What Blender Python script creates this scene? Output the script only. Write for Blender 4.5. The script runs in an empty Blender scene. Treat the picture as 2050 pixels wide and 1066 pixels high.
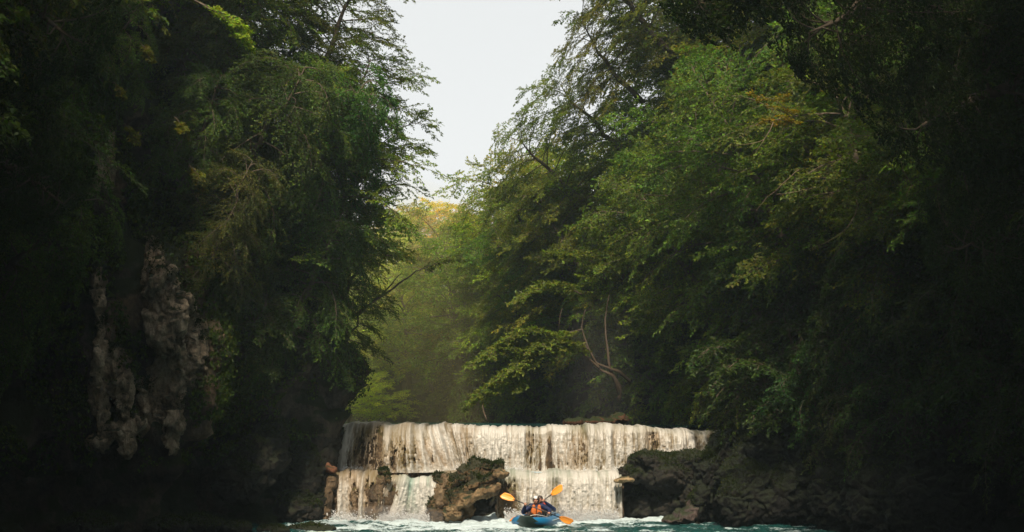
import bpy, bmesh, math, random
import numpy as np
from mathutils import Vector, Matrix, Quaternion

# ------------------------------------------------------------------ camera, sky, sun, exposure
S = bpy.context.scene
COL = S.collection
CAMH, FPX, HORIZ, CX = 3.5, 2847.0, 828.0, 1025.0
cam_d = bpy.data.cameras.new('camera'); cam = bpy.data.objects.new('camera', cam_d); COL.objects.link(cam)
cam_d.lens = 50; cam_d.sensor_width = 36; cam_d.clip_start = 0.2; cam_d.clip_end = 1200
cam_d.shift_y = 295.0 / 2050.0
cam.location = (0, 0, CAMH); cam.rotation_euler = (math.radians(90), 0, 0)
S.camera = cam

SUN_AZ, SUN_EL = math.radians(187), math.radians(50)     # azimuth measured from +Y towards +X
w = bpy.data.worlds.new('World'); S.world = w; w.use_nodes = True
wn, wl = w.node_tree.nodes, w.node_tree.links
wn.clear()
out = wn.new('ShaderNodeOutputWorld'); bg = wn.new('ShaderNodeBackground')
sky = wn.new('ShaderNodeTexSky'); sky.sky_type = 'NISHITA'; sky.sun_disc = False
sky.sun_elevation = SUN_EL; sky.sun_rotation = SUN_AZ; sky.dust_density = 3.0; sky.air_density = 1.0; sky.ozone_density = 1.0
hs = wn.new('ShaderNodeHueSaturation'); hs.inputs['Saturation'].default_value = 0.30; hs.inputs['Value'].default_value = 1.0
mixw = wn.new('ShaderNodeMixRGB'); mixw.blend_type = 'MIX'; mixw.inputs[0].default_value = 0.62
mixw.inputs[2].default_value = (7.85, 7.88, 7.62, 1)      # thin even overcast veil
wl.new(sky.outputs[0], hs.inputs['Color']); wl.new(hs.outputs[0], mixw.inputs[1])
wl.new(mixw.outputs[0], bg.inputs['Color']); bg.inputs['Strength'].default_value = 0.112
wl.new(bg.outputs[0], out.inputs['Surface'])

sd = bpy.data.lights.new('sun', 'SUN'); sd.energy = 5.0; sd.angle = math.radians(4.0); sd.color = (1.0, 0.85, 0.66)
sun = bpy.data.objects.new('sun', sd); COL.objects.link(sun)
sdir = Vector((math.sin(SUN_AZ)*math.cos(SUN_EL), math.cos(SUN_AZ)*math.cos(SUN_EL), math.sin(SUN_EL)))
sun.rotation_euler = sdir.to_track_quat('Z', 'Y').to_euler(); sun.location = (0, 0, 60)

S.view_settings.view_transform = 'Standard'; S.view_settings.look = 'None'
S.view_settings.gamma = 1.0; S.view_settings.use_curve_mapping = False
S.view_settings.exposure = 0.32
S.render.engine = 'CYCLES'
S.cycles.use_denoising = True
S.cycles.denoising_prefilter = 'ACCURATE'
S.cycles.max_bounces = 6; S.cycles.diffuse_bounces = 3; S.cycles.transmission_bounces = 4
S.cycles.transparent_max_bounces = 6; S.cycles.volume_bounces = 0
S.cycles.sample_clamp_indirect = 4.0

HAZE = 0.0007
def P(px, py, d):
    """point of the place at distance d that the photograph shows at that spot (used to take measurements)"""
    return Vector(((px-CX)/FPX*d, d, CAMH-(py-HORIZ)/FPX*d))

# ------------------------------------------------------------------ noise
def _hash(ix, iy, iz, seed):
    n = (ix.astype(np.int64)*73856093) ^ (iy.astype(np.int64)*19349663) ^ (iz.astype(np.int64)*83492791) ^ (seed*2654435761)
    n = (n ^ (n >> 13)) * 1274126177
    n = n & 0x7fffffff
    n = (n ^ (n >> 16)) * 668265263
    n = n & 0x7fffffff
    n = n ^ (n >> 15)
    return (n & 0xffff) / 65535.0
def vnoise(x, y, z, seed=0):
    ix, iy, iz = np.floor(x), np.floor(y), np.floor(z)
    fx, fy, fz = x-ix, y-iy, z-iz
    fx, fy, fz = [f*f*f*(f*(f*6-15)+10) for f in (fx, fy, fz)]
    r = 0
    for a in (0, 1):
        for b in (0, 1):
            for c in (0, 1):
                wgt = (fx if a else 1-fx)*(fy if b else 1-fy)*(fz if c else 1-fz)
                r = r + wgt*_hash(ix+a, iy+b, iz+c, seed)
    return r*2-1
def fbm(x, y, z, seed=0, octv=4, gain=0.5):
    x, y, z = np.broadcast_arrays(np.asarray(x, float), np.asarray(y, float), np.asarray(z, float))
    s, a, f = 0, 1.0, 1.0
    for i in range(octv):
        s = s + a*vnoise(x*f+i*17.3, y*f+i*9.1, z*f+i*5.7, seed+i); a *= gain; f *= 2.03
    return s

def facets(x, y, z, seed=0, tilt=.9):
    """blocky relief: every cell of a scattered lattice is its own tilted plane"""
    P_ = np.stack([x, y, z], -1); I = np.floor(P_).astype(np.int64)
    best = np.full(len(P_), 9e9); out_ = np.zeros(len(P_)); second = np.full(len(P_), 9e9)
    for a in (-1, 0, 1):
        for b in (-1, 0, 1):
            for c in (-1, 0, 1):
                q = I+np.array([a, b, c]); h = [_hash(q[:, 0], q[:, 1], q[:, 2], seed+k) for k in range(7)]
                ctr = q+np.stack(h[:3], -1); dv = P_-ctr; d2 = (dv**2).sum(-1)
                val = (h[3]-.5)+tilt*((h[4]-.5)*dv[:, 0]+(h[5]-.5)*dv[:, 1]+(h[6]-.5)*dv[:, 2])
                m = d2 < best; second = np.where(m, best, np.minimum(second, d2)); out_ = np.where(m, val, out_); best = np.where(m, d2, best)
    crack = np.clip((np.sqrt(second)-np.sqrt(best))/.10, 0, 1)
    return out_-.35*(1-crack)
# ------------------------------------------------------------------ mesh helpers
def mesh_np(name, V, F, cols=None, smooth=False, mats=(), midx=None):
    """V (n,3); F (m,k) index array"""
    me = bpy.data.meshes.new(name)
    V = np.asarray(V, np.float32); F = np.asarray(F, np.int32)
    m, k = F.shape
    me.vertices.add(len(V)); me.vertices.foreach_set('co', V.ravel())
    me.loops.add(m*k); me.loops.foreach_set('vertex_index', F.ravel())
    me.polygons.add(m); me.polygons.foreach_set('loop_start', np.arange(0, m*k, k, dtype=np.int32))
    me.polygons.foreach_set('loop_total', np.full(m, k, np.int32))
    me.polygons.foreach_set('use_smooth', np.full(m, smooth))
    for mt in mats: me.materials.append(mt)
    if midx is not None: me.polygons.foreach_set('material_index', np.asarray(midx, np.int32))
    me.update(calc_edges=True)
    if cols is not None:
        for cn, C in cols.items():
            at = me.color_attributes.new(cn, 'FLOAT_COLOR', 'POINT')
            C = np.asarray(C, np.float32)
            if C.shape[1] == 3: C = np.concatenate([C, np.ones((len(C), 1), np.float32)], 1)
            at.data.foreach_set('color', C.ravel())
    return me
def obj(name, me, parent=None, loc=None):
    o = bpy.data.objects.new(name, me); COL.objects.link(o)
    if parent is not None: o.parent = parent
    if loc is not None: o.location = loc
    return o
def tag(o, label=None, cat=None, group=None, kind=None):
    if label: o['label'] = label
    if cat: o['category'] = cat
    if group: o['group'] = group
    if kind: o['kind'] = kind
    return o
def empty(name, loc=(0, 0, 0)):
    o = bpy.data.objects.new(name, None); COL.objects.link(o); o.location = loc
    o.empty_display_size = 0.3
    return o
def grid_faces(nu, nv, keep=None):
    i = np.arange(nu-1)[:, None]*nv + np.arange(nv-1)[None, :]
    F = np.stack([i, i+nv, i+nv+1, i+1], -1)
    if keep is not None: return F[keep]
    return F.reshape(-1, 4)
def tube(path, rad, n=6, cap=True):
    """returns V, F(tris) for a tapered tube"""
    path = np.asarray(path, float); m = len(path)
    rad = np.broadcast_to(np.asarray(rad, float), (m,))
    T = np.gradient(path, axis=0); T /= np.linalg.norm(T, axis=1)[:, None]+1e-9
    up = np.array([0, 0, 1.0]) if abs(T[0, 2]) < 0.9 else np.array([1.0, 0, 0])
    V = []
    for k in range(m):
        a = np.cross(T[k], up); a /= np.linalg.norm(a)+1e-9
        b = np.cross(T[k], a); up = -b if False else up
        ang = np.arange(n)*2*math.pi/n
        V.append(path[k]+rad[k]*(np.cos(ang)[:, None]*a+np.sin(ang)[:, None]*b))
    V = np.concatenate(V); F = []
    for k in range(m-1):
        for j in range(n):
            a0, a1 = k*n+j, k*n+(j+1) % n
            F += [(a0, a1, a1+n), (a0, a1+n, a0+n)]
    if cap:
        V = np.concatenate([V, path[:1], path[-1:]]); c0, c1 = m*n, m*n+1
        for j in range(n):
            F += [(c0, (j+1) % n, j), (c1, (m-1)*n+j, (m-1)*n+(j+1) % n)]
    return V, np.array(F)
class Tri:
    def __init__(s): s.V = []; s.F = []; s.M = []; s.n = 0
    def add(s, V, F, mat=0):
        F = np.asarray(F)
        if F.shape[1] == 4: F = np.concatenate([F[:, [0, 1, 2]], F[:, [0, 2, 3]]])
        s.V.append(V); s.F.append(F+s.n); s.M.append(np.full(len(F), mat)); s.n += len(V)
    def mesh(s, name, mats, smooth=True):
        return mesh_np(name, np.concatenate(s.V), np.concatenate(s.F), smooth=smooth, mats=mats, midx=np.concatenate(s.M))

# ------------------------------------------------------------------ materials
def mat(name):
    m = bpy.data.materials.new(name); m.use_nodes = True
    nt = m.node_tree; nt.nodes.clear()
    o = nt.nodes.new('ShaderNodeOutputMaterial')
    return m, nt.nodes, nt.links, o
def simple(name, col, rough=0.6, spec=0.4, metal=0.0, var=0.12, scale=30, bump=0.0):
    m, n, l, o = mat(name)
    b = n.new('ShaderNodeBsdfPrincipled'); b.inputs['Roughness'].default_value = rough
    b.inputs['Specular IOR Level'].default_value = spec; b.inputs['Metallic'].default_value = metal
    tc = n.new('ShaderNodeTexCoord'); nz = n.new('ShaderNodeTexNoise'); nz.inputs['Scale'].default_value = scale
    nz.inputs['Detail'].default_value = 5
    mx = n.new('ShaderNodeMixRGB'); mx.inputs[1].default_value = [c*(1-var) for c in col]+[1]
    mx.inputs[2].default_value = [min(1, c*(1+var)) for c in col]+[1]
    l.new(tc.outputs['Object'], nz.inputs['Vector']); l.new(nz.outputs['Fac'], mx.inputs[0]); l.new(mx.outputs[0], b.inputs['Base Color'])
    if bump:
        bp = n.new('ShaderNodeBump'); bp.inputs['Strength'].default_value = bump; bp.inputs['Distance'].default_value = 0.01
        l.new(nz.outputs['Fac'], bp.inputs['Height']); l.new(bp.outputs[0], b.inputs['Normal'])
    l.new(b.outputs[0], o.inputs['Surface'])
    return m
def leaf_mat():
    m, n, l, o = mat('leaf')
    at = n.new('ShaderNodeAttribute'); at.attribute_name = 'leafcol'
    oi = n.new('ShaderNodeObjectInfo')
    mu = n.new('ShaderNodeMixRGB'); mu.blend_type = 'MULTIPLY'; mu.inputs[0].default_value = 1
    l.new(at.outputs['Color'], mu.inputs[1]); l.new(oi.outputs['Color'], mu.inputs[2])
    d = n.new('ShaderNodeBsdfPrincipled'); d.inputs['Roughness'].default_value = 0.5
    d.inputs['Specular IOR Level'].default_value = 0.22
    t = n.new('ShaderNodeBsdfTranslucent')
    br = n.new('ShaderNodeMixRGB'); br.blend_type = 'MULTIPLY'; br.inputs[0].default_value = 1; br.inputs[2].default_value = (1.7, 1.75, 0.75, 1)
    l.new(mu.outputs[0], br.inputs[1]); l.new(br.outputs[0], t.inputs['Color']); l.new(mu.outputs[0], d.inputs['Base Color'])
    mx = n.new('ShaderNodeMixShader'); mx.inputs[0].default_value = 0.4
    l.new(d.outputs[0], mx.inputs[1]); l.new(t.outputs[0], mx.inputs[2]); l.new(mx.outputs[0], o.inputs['Surface'])
    return m
LEAF = leaf_mat()
BARK = simple('bark', (0.12, 0.095, 0.07), 0.9, 0.1, var=0.5, scale=6, bump=0.5)
BARK_PALE = simple('bark_pale', (0.075, 0.056, 0.038), 0.85, 0.15, var=0.4, scale=5, bump=0.5)

def rock_mat(name, c1, c2, moss=0.5, wet=0.0, scale=1.0, mosscol=(0.022, 0.030, 0.010), stain=0.6, bare=None):
    m, n, l, o = mat(name)
    b = n.new('ShaderNodeBsdfPrincipled'); b.inputs['Roughness'].default_value = 0.9-0.5*wet
    b.inputs['Specular IOR Level'].default_value = 0.2+0.3*wet
    geo = n.new('ShaderNodeNewGeometry')
    mp = n.new('ShaderNodeMapping'); mp.inputs['Scale'].default_value = (scale, scale, scale*0.35)
    l.new(geo.outputs['Position'], mp.inputs['Vector'])
    n1 = n.new('ShaderNodeTexNoise'); n1.inputs['Scale'].default_value = 1.6; n1.inputs['Detail'].default_value = 9; n1.inputs['Roughness'].default_value = 0.68
    l.new(mp.outputs[0], n1.inputs['Vector'])
    n2 = n.new('ShaderNodeTexNoise'); n2.inputs['Scale'].default_value = 9*scale; n2.inputs['Detail'].default_value = 7; n2.inputs['Roughness'].default_value = 0.7
    l.new(geo.outputs['Position'], n2.inputs['Vector'])
    r1 = n.new('ShaderNodeValToRGB'); e = r1.color_ramp.elements
    e[0].position = 0.36; e[0].color = [c*(1-stain) for c in c1]+[1]; e[1].position = 0.66; e[1].color = list(c2)+[1]
    mid = r1.color_ramp.elements.new(0.5); mid.color = list(c1)+[1]
    l.new(n1.outputs['Fac'], r1.inputs[0])
    r2 = n.new('ShaderNodeMixRGB'); r2.blend_type = 'MULTIPLY'; r2.inputs[0].default_value = 0.75
    rr = n.new('ShaderNodeValToRGB'); rr.color_ramp.elements[0].position = 0.35; rr.color_ramp.elements[0].color = (.35, .35, .35, 1); rr.color_ramp.elements[1].position = 0.6
    l.new(n2.outputs['Fac'], rr.inputs[0]); l.new(r1.outputs[0], r2.inputs[1]); l.new(rr.outputs[0], r2.inputs[2])
    sx = n.new('ShaderNodeSeparateXYZ'); l.new(geo.outputs['Normal'], sx.inputs[0])
    n3 = n.new('ShaderNodeTexNoise'); n3.inputs['Scale'].default_value = 2.2*scale; n3.inputs['Detail'].default_value = 6
    l.new(geo.outputs['Position'], n3.inputs['Vector'])
    ad = n.new('ShaderNodeMath'); ad.operation = 'MULTIPLY_ADD'; ad.inputs[1].default_value = 0.45
    l.new(sx.outputs['Z'], ad.inputs[0]); l.new(n3.outputs['Fac'], ad.inputs[2])
    mr = n.new('ShaderNodeMapRange'); mr.inputs['From Min'].default_value = 0.95-0.7*moss; mr.inputs['From Max'].default_value = 1.1-0.7*moss
    l.new(ad.outputs[0], mr.inputs['Value'])
    mm = n.new('ShaderNodeMixRGB'); mm.inputs[2].default_value = list(mosscol)+[1]
    if bare:
        ab = n.new('ShaderNodeAttribute'); ab.attribute_name = 'bare'
        bm_ = n.new('ShaderNodeMixRGB'); bm_.blend_type = 'MULTIPLY'; bm_.inputs[0].default_value = 1
        bc = n.new('ShaderNodeMixRGB'); bc.inputs[1].default_value = (1, 1, 1, 1); bc.inputs[2].default_value = list(bare)+[1]
        l.new(ab.outputs['Fac'], bc.inputs[0]); l.new(bc.outputs[0], bm_.inputs[2]); l.new(r2.outputs[0], bm_.inputs[1]); r2 = bm_
        sb = n.new('ShaderNodeMath'); sb.operation = 'SUBTRACT'; sb.use_clamp = True
        l.new(mr.outputs[0], sb.inputs[0]); l.new(ab.outputs['Fac'], sb.inputs[1]); mr = sb
    l.new(mr.outputs[0], mm.inputs[0]); l.new(r2.outputs[0], mm.inputs[1]); l.new(mm.outputs[0], b.inputs['Base Color'])
    bp = n.new('ShaderNodeBump'); bp.inputs['Strength'].default_value = 0.9; bp.inputs['Distance'].default_value = 0.06
    bp2 = n.new('ShaderNodeBump'); bp2.inputs['Strength'].default_value = 0.8; bp2.inputs['Distance'].default_value = 0.25
    l.new(n2.outputs['Fac'], bp.inputs['Height']); l.new(n1.outputs['Fac'], bp2.inputs['Height'])
    l.new(bp2.outputs[0], bp.inputs['Normal']); l.new(bp.outputs[0], b.inputs['Normal'])
    l.new(b.outputs[0], o.inputs['Surface'])
    return m
CLIFF = rock_mat('cliff_limestone', (0.075, 0.062, 0.048), (0.14, 0.115, 0.085), moss=0.75, stain=0.7, bare=(5.2, 4.3, 3.5))
DARKROCK = rock_mat('wet_mossy_rock', (0.020, 0.018, 0.013), (0.050, 0.040, 0.028), moss=0.50, wet=0.3, mosscol=(0.016, 0.020, 0.008))
BANKROCK_SHADED = rock_mat('shaded_mossy_rock', (0.006, 0.006, 0.005), (0.015, 0.013, 0.010), moss=0.62, wet=0.2, mosscol=(0.010, 0.014, 0.006))  # darker copy of the mossy rock, right bank shade put into the colour
BROWNROCK = rock_mat('travertine_rock', (0.12, 0.075, 0.033), (0.29, 0.19, 0.085), moss=0.62, wet=0.45, mosscol=(0.028, 0.028, 0.010))
LEDGE = rock_mat('travertine_ledge', (0.13, 0.085, 0.045), (0.33, 0.23, 0.12), moss=0.28, wet=0.6, scale=2.0, mosscol=(0.09, 0.075, 0.02))
SOIL = rock_mat('forest_floor', (0.035, 0.032, 0.018), (0.06, 0.05, 0.03), moss=0.6)

# ------------------------------------------------------------------ canyon walls (terrain)
def catmull(pts, step):
    pts = np.asarray(pts, float); outp = []
    n = len(pts)
    for i in range(n-1):
        p0, p1, p2, p3 = pts[max(i-1, 0)], pts[i], pts[i+1], pts[min(i+2, n-1)]
        L = np.linalg.norm((p2-p1)[:2]); k = max(2, int(L/step))
        for t in np.arange(k)/k:
            outp.append(0.5*((2*p1)+(-p0+p2)*t+(2*p0-5*p1+4*p2-p3)*t*t+(-p0+3*p1-3*p2+p3)*t**3))
    outp.append(pts[-1]); return np.array(outp)
# x, y, height of the rock face, height where the slope ends, lean of slope (run per metre of rise)
LEFT = [(-7.5, -30, 12, 22, .5), (-7.5, -10, 12, 22, .5), (-8.4, 8, 12, 22, .5), (-11.4, 20, 12, 22, .6), (-13.4, 26.5, 12, 25, .7), (-13.6, 32, 13, 32, .6), (-12.2, 37, 13, 32, .6),  # unseen near nodes pulled in to keep the gorge sides shaded
        (-10.2, 41, 12, 30, .6), (-7.9, 44.2, 11, 30, .5), (-6.35, 47.0, 9.5, 27, .35), (-6.7, 50.2, 9, 18, .4), (-10.5, 56, 4.5, 9, 1.2), (-18, 63, 4, 8, 1.3), (-29, 70, 3, 8, 1.3)]
RIGHT = [(7, -30, 12, 32, .4), (7, -10, 12, 32, .4), (7.6, 8, 12, 32, .4), (10.4, 20, 12, 32, .5), (13.4, 26.5, 9, 32, .7), (14.2, 32, 8, 32, .7), (12.8, 37.5, 6.5, 32, .7),  # near nodes narrowed out of view for shade, as on the left
         (10.6, 42, 5.0, 30, .7), (9.1, 45, 4.6, 28, .7), (8.0, 48.2, 4.8, 28, .5), (6.6, 52.5, 5, 26, .4), (5.0, 57.5, 5, 22, .4), (1.6, 64, 5, 12, .6), (-3.5, 72, 4.5, 10, 1.5),
         (-10, 80, 4, 10.5, 1.6), (-20, 86, 4, 11, 1.5), (-32, 88, 4, 11, 1.5)]
PILLARS = [([(300, 480), (322, 560), (335, 640), (350, 720), (325, 800), (345, 890)], 42, 1.0), ([(165, 140), (195, 250), (215, 420)], 32, .7),
           ([(192, 560), (200, 700), (215, 900)], 22, .6), ([(395, 630), (405, 740)], 16, .6), ([(240, 0), (262, 40)], 18, .4), ([(645, 640), (655, 750), (672, 880)], 16, .3)]
BARE = []
def ribbon(nodes, side, seed):
    N = catmull(nodes, 0.22)
    T = np.gradient(N[:, :2], axis=0); T /= np.linalg.norm(T, axis=1)[:, None]
    nrm = np.stack([-T[:, 1], T[:, 0]], 1)*side                       # away from the river
    for _ in range(40): nrm[1:-1] = (nrm[:-2]+nrm[1:-1]*2+nrm[2:])/4
    nrm /= np.linalg.norm(nrm, axis=1)[:, None]
    t1 = np.linspace(0, 1, 86); t2 = np.linspace(0, 1, 26)[1:]
    V = []
    for k in range(len(N)):
        x, y, hc, ht, lean = N[k]
        z1 = -1.2+(hc+1.2)*t1
        under = 0.9*np.exp(-((z1-1.2)/1.3)**2)                        # undercut at the water
        o1 = 0.05*z1+under
        z2 = hc+(ht-hc)*t2; o2 = 0.05*hc+under[-1]+(z2-hc)*lean
        z = np.concatenate([z1, z2]); oo = np.concatenate([o1, o2])
        # the back of the terrain, level ground far out
        z = np.append(z, [ht+1, ht+2]); oo = np.append(oo, [oo[-1]+10, oo[-1]+40])
        V.append(np.stack([x+nrm[k, 0]*oo, y+nrm[k, 1]*oo, z], 1))
    V = np.array(V); nu, nv = V.shape[:2]
    f = V.reshape(-1, 3)
    nn = np.repeat(nrm, nv, 0)
    z = f[:, 2]
    d = 1.15*fbm(f[:, 0]*.32, f[:, 1]*.32, z*.16, seed, 3)+0.42*fbm(f[:, 0]*.9, f[:, 1]*.9, z*.45, seed+9, 4)
    rid = 1-np.abs(fbm(f[:, 0]*.8, f[:, 1]*.8, z*.28, seed+20, 3))
    d = d-0.5*(rid-0.6)
    flute = 1-np.abs(fbm(f[:, 0]*1.9, f[:, 1]*1.9, z*.45, seed+27, 4)); d = d-0.30*(flute-.6)*(z < 14)
    d = d+0.55*facets(f[:, 0]*.55, f[:, 1]*.55, z*.4, seed+61)*(z < 16)+.22*facets(f[:, 0]*1.7, f[:, 1]*1.7, z*1.1, seed+63)*(z < 16)
    d = d+.12*facets(f[:, 0]*3.4, f[:, 1]*3.4, z*2.2, seed+65, 1.5)*(z < 16)
    d = d+0.09*fbm(f[:, 0]*5, f[:, 1]*5, z*3, seed+33, 4)
    fx = f[:, 0]/np.maximum(f[:, 1], 1)*FPX+CX; fz = HORIZ-(z-CAMH)/np.maximum(f[:, 1], 1)*FPX
    bare = np.zeros(len(f))
    if side > 0:
        for (pts, wd, out_) in PILLARS:
            pa = np.array(pts, float); cx = np.interp(fz, pa[:, 1], pa[:, 0]); ww = wd*(1+.35*fbm(z*.8, 0, 0, seed+50, 2))
            m = np.exp(-((fx-cx+14*fbm(z*1.3, f[:, 1], 0, seed+51, 3))/ww)**2)*(f[:, 1] > 30)*(f[:, 1] < 50)
            m = m*np.clip((fz-pa[0, 1])/25, 0, 1)*np.clip((pa[-1, 1]-fz)/18, 0, 1)
            d = d-out_*m; bare = np.maximum(bare, .45*np.clip((m-.45+.35*fbm(f[:, 0]*2, f[:, 1]*2, z*1.1, seed+55, 4))*4, 0, 1))
    BARE.append(bare)
    f = f.copy(); f[:, 0] += nn[:, 0]*d; f[:, 1] += nn[:, 1]*d; f[:, 2] += 0.25*fbm(f[:, 0], f[:, 1], z, seed+5, 3)*(z > 0)
    return N, nrm, f.reshape(nu, nv, 3)
def wall(name, nodes, side, seed):
    N, nrm, V = ribbon(nodes, side, seed)
    nu, nv = V.shape[:2]
    F = grid_faces(nu, nv)
    if side < 0: F = F[:, ::-1]
    zf = np.tile(np.arange(nv-1), nu-1)
    me = mesh_np(name, V.reshape(-1, 3), F, cols={'bare': np.repeat(BARE[-1].reshape(-1, 1), 3, 1)}, smooth=True, mats=[CLIFF if side > 0 else CLIFF, SOIL], midx=(zf > 86).astype(int))
    o = obj(name, me); tag(o, kind='structure')
    return N, nrm, V
LN, LNR, LV = wall('cliff', LEFT, 1, 3)
RN, RNR, RV = wall('cliff.001', RIGHT, -1, 40)

# ------------------------------------------------------------------ river bed and water
g = 700
bed = mesh_np('riverbed', [(-g, -g, -1.2), (g, -g, -1.2), (g, g, -1.2), (-g, g, -1.2)], [(0, 1, 2, 3)], mats=[DARKROCK])
tag(obj('ground', bed), kind='structure')

def water_mat():
    m, n, l, o = mat('river_water')
    at = n.new('ShaderNodeAttribute'); at.attribute_name = 'foam'
    geo = n.new('ShaderNodeNewGeometry')
    mp = n.new('ShaderNodeMapping'); mp.inputs['Scale'].default_value = (1, 2.2, 1)
    l.new(geo.outputs['Position'], mp.inputs[0])
    nz = n.new('ShaderNodeTexNoise'); nz.inputs['Scale'].default_value = 11; nz.inputs['Detail'].default_value = 8; nz.inputs['Roughness'].default_value = .7
    l.new(mp.outputs[0], nz.inputs['Vector'])
    ad = n.new('ShaderNodeMath'); ad.operation = 'ADD'; l.new(at.outputs['Fac'], ad.inputs[0]); l.new(nz.outputs['Fac'], ad.inputs[1])
    mr = n.new('ShaderNodeMapRange'); mr.inputs['From Min'].default_value = 0.86; mr.inputs['From Max'].default_value = 1.04
    l.new(ad.outputs[0], mr.inputs['Value'])
    wat = n.new('ShaderNodeBsdfPrincipled'); wat.inputs['Base Color'].default_value = (0.005, 0.058, 0.055, 1); wat.inputs['Roughness'].default_value = 0.12
    wat.inputs['IOR'].default_value = 1.33
    nz2 = n.new('ShaderNodeTexNoise'); nz2.inputs['Scale'].default_value = 5; nz2.inputs['Detail'].default_value = 5
    l.new(mp.outputs[0], nz2.inputs['Vector'])
    bp = n.new('ShaderNodeBump'); bp.inputs['Strength'].default_value = 1.0; bp.inputs['Distance'].default_value = 0.25
    l.new(nz2.outputs['Fac'], bp.inputs['Height']); l.new(bp.outputs[0], wat.inputs['Normal'])
    fo = n.new('ShaderNodeBsdfPrincipled'); fo.inputs['Base Color'].default_value = (0.66, 0.80, 0.84, 1); fo.inputs['Roughness'].default_value = 0.6
    bp2 = n.new('ShaderNodeBump'); bp2.inputs['Strength'].default_value = 1; bp2.inputs['Distance'].default_value = 0.1
    l.new(nz.outputs['Fac'], bp2.inputs['Height']); l.new(bp2.outputs[0], fo.inputs['Normal'])
    mx = n.new('ShaderNodeMixShader'); l.new(mr.outputs[0], mx.inputs[0]); l.new(wat.outputs[0], mx.inputs[1]); l.new(fo.outputs[0], mx.inputs[2])
    l.new(mx.outputs[0], o.inputs['Surface'])
    return m
WATER = water_mat()
xs = np.concatenate([np.linspace(-40, -12, 30)[:-1], np.linspace(-12, 12, 360), np.linspace(12, 40, 30)[1:]])
ys = np.concatenate([np.linspace(-40, 38, 120)[:-1], np.linspace(38, 48.6, 210)])
X, Y = np.meshgrid(xs, ys, indexing='ij')
near = np.clip((Y-34)/10, 0.15, 1)
Z = near*(0.045*fbm(X*1.1, Y*2.0, 0, 71, 4)+0.045*fbm(X*3.5, Y*6, 0, 72, 3))
edge = 46.1+0.3*fbm(X*.5, 0, 0, 73, 2)
foam = np.clip(1.15-(edge-Y)/1.3, 0, 1)*np.clip(1.1-np.abs(X-0.2)/8, .35, 1)
left = np.clip(1-np.abs(X+1.5)/6.5, 0, 1)
foam = np.maximum(foam, 0.62*left*np.clip(1.15-(45.6-Y)/4.5, 0, 1)+0.30*fbm(X*1.1, Y*2.4, 0, 75, 4)+.14)
foam = np.where(Y < 38, foam*0.2, foam)*0.86+.12*(Y > 38)
foam = np.where(X < -7.5, foam*.6, foam)
Z += 0.10*np.clip(1-(46.3-Y)/1.1, 0, 1)*(0.5+fbm(X*2.2, Y*2.2, 0, 77, 3))*(Y < 47)
V = np.stack([X, Y, Z], -1).reshape(-1, 3)
me = mesh_np('pool_water', V, grid_faces(len(xs), len(ys)), cols={'foam': np.repeat(foam.reshape(-1, 1), 3, 1)}, smooth=True, mats=[WATER])
tag(obj('pool_water', me), kind='structure')

# ------------------------------------------------------------------ waterfalls
def curtain_mat():
    m, n, l, o = mat('falling_water')
    at = n.new('ShaderNodeAttribute'); at.attribute_name = 'wcol'
    b = n.new('ShaderNodeBsdfPrincipled'); b.inputs['Roughness'].default_value = 0.45; b.inputs['Specular IOR Level'].default_value = 0.4
    t = n.new('ShaderNodeBsdfTranslucent')
    l.new(at.outputs['Color'], b.inputs['Base Color']); l.new(at.outputs['Color'], t.inputs['Color'])
    mx = n.new('ShaderNodeMixShader'); mx.inputs[0].default_value = 0.2
    l.new(b.outputs[0], mx.inputs[1]); l.new(t.outputs[0], mx.inputs[2]); l.new(mx.outputs[0], o.inputs['Surface'])
    return m
CURTAIN = curtain_mat()
def lerp(a, b, t): return a+(b-a)*t
def fall_surface(x0, x1, dx, lip, ztop, zbot, bulge, nv=110, up=1.6, drift=None):
    """grid over a cascade: (u along the lip, v down the flow); returns X,Y,Z and the metres fallen"""
    x = np.arange(x0, x1+dx/2, dx)
    v = np.linspace(0, 1, nv)
    Xl, Vv = np.meshgrid(x, v, indexing='ij')
    L = lip(Xl)+.10*fbm(Xl*2.6, 0, 0, 88, 3); zt = ztop(Xl)+.05*fbm(Xl*2.2, 0, 0, 89, 4); zb = zbot(Xl); bu = bulge(Xl)
    a = np.clip(Vv/0.18, 0, 1)                        # run to the lip
    b = np.clip((Vv-0.18)/0.82, 0, 1)                 # drop
    Yb = L+up*(1-a)-0.28*np.sin(np.clip(b*5, 0, 1)*math.pi/2)-bu*np.sin(np.clip(b*1.25, 0, 1)*math.pi/2)
    drop = b**1.15
    Zb = zt-(zt-zb)*drop + 0.03*(1-a)
    Xo = Xl + (drift(Xl)*b**1.3 if drift is not None else 0)
    return Xo, Yb, Zb, Xl, Vv, b
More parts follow.
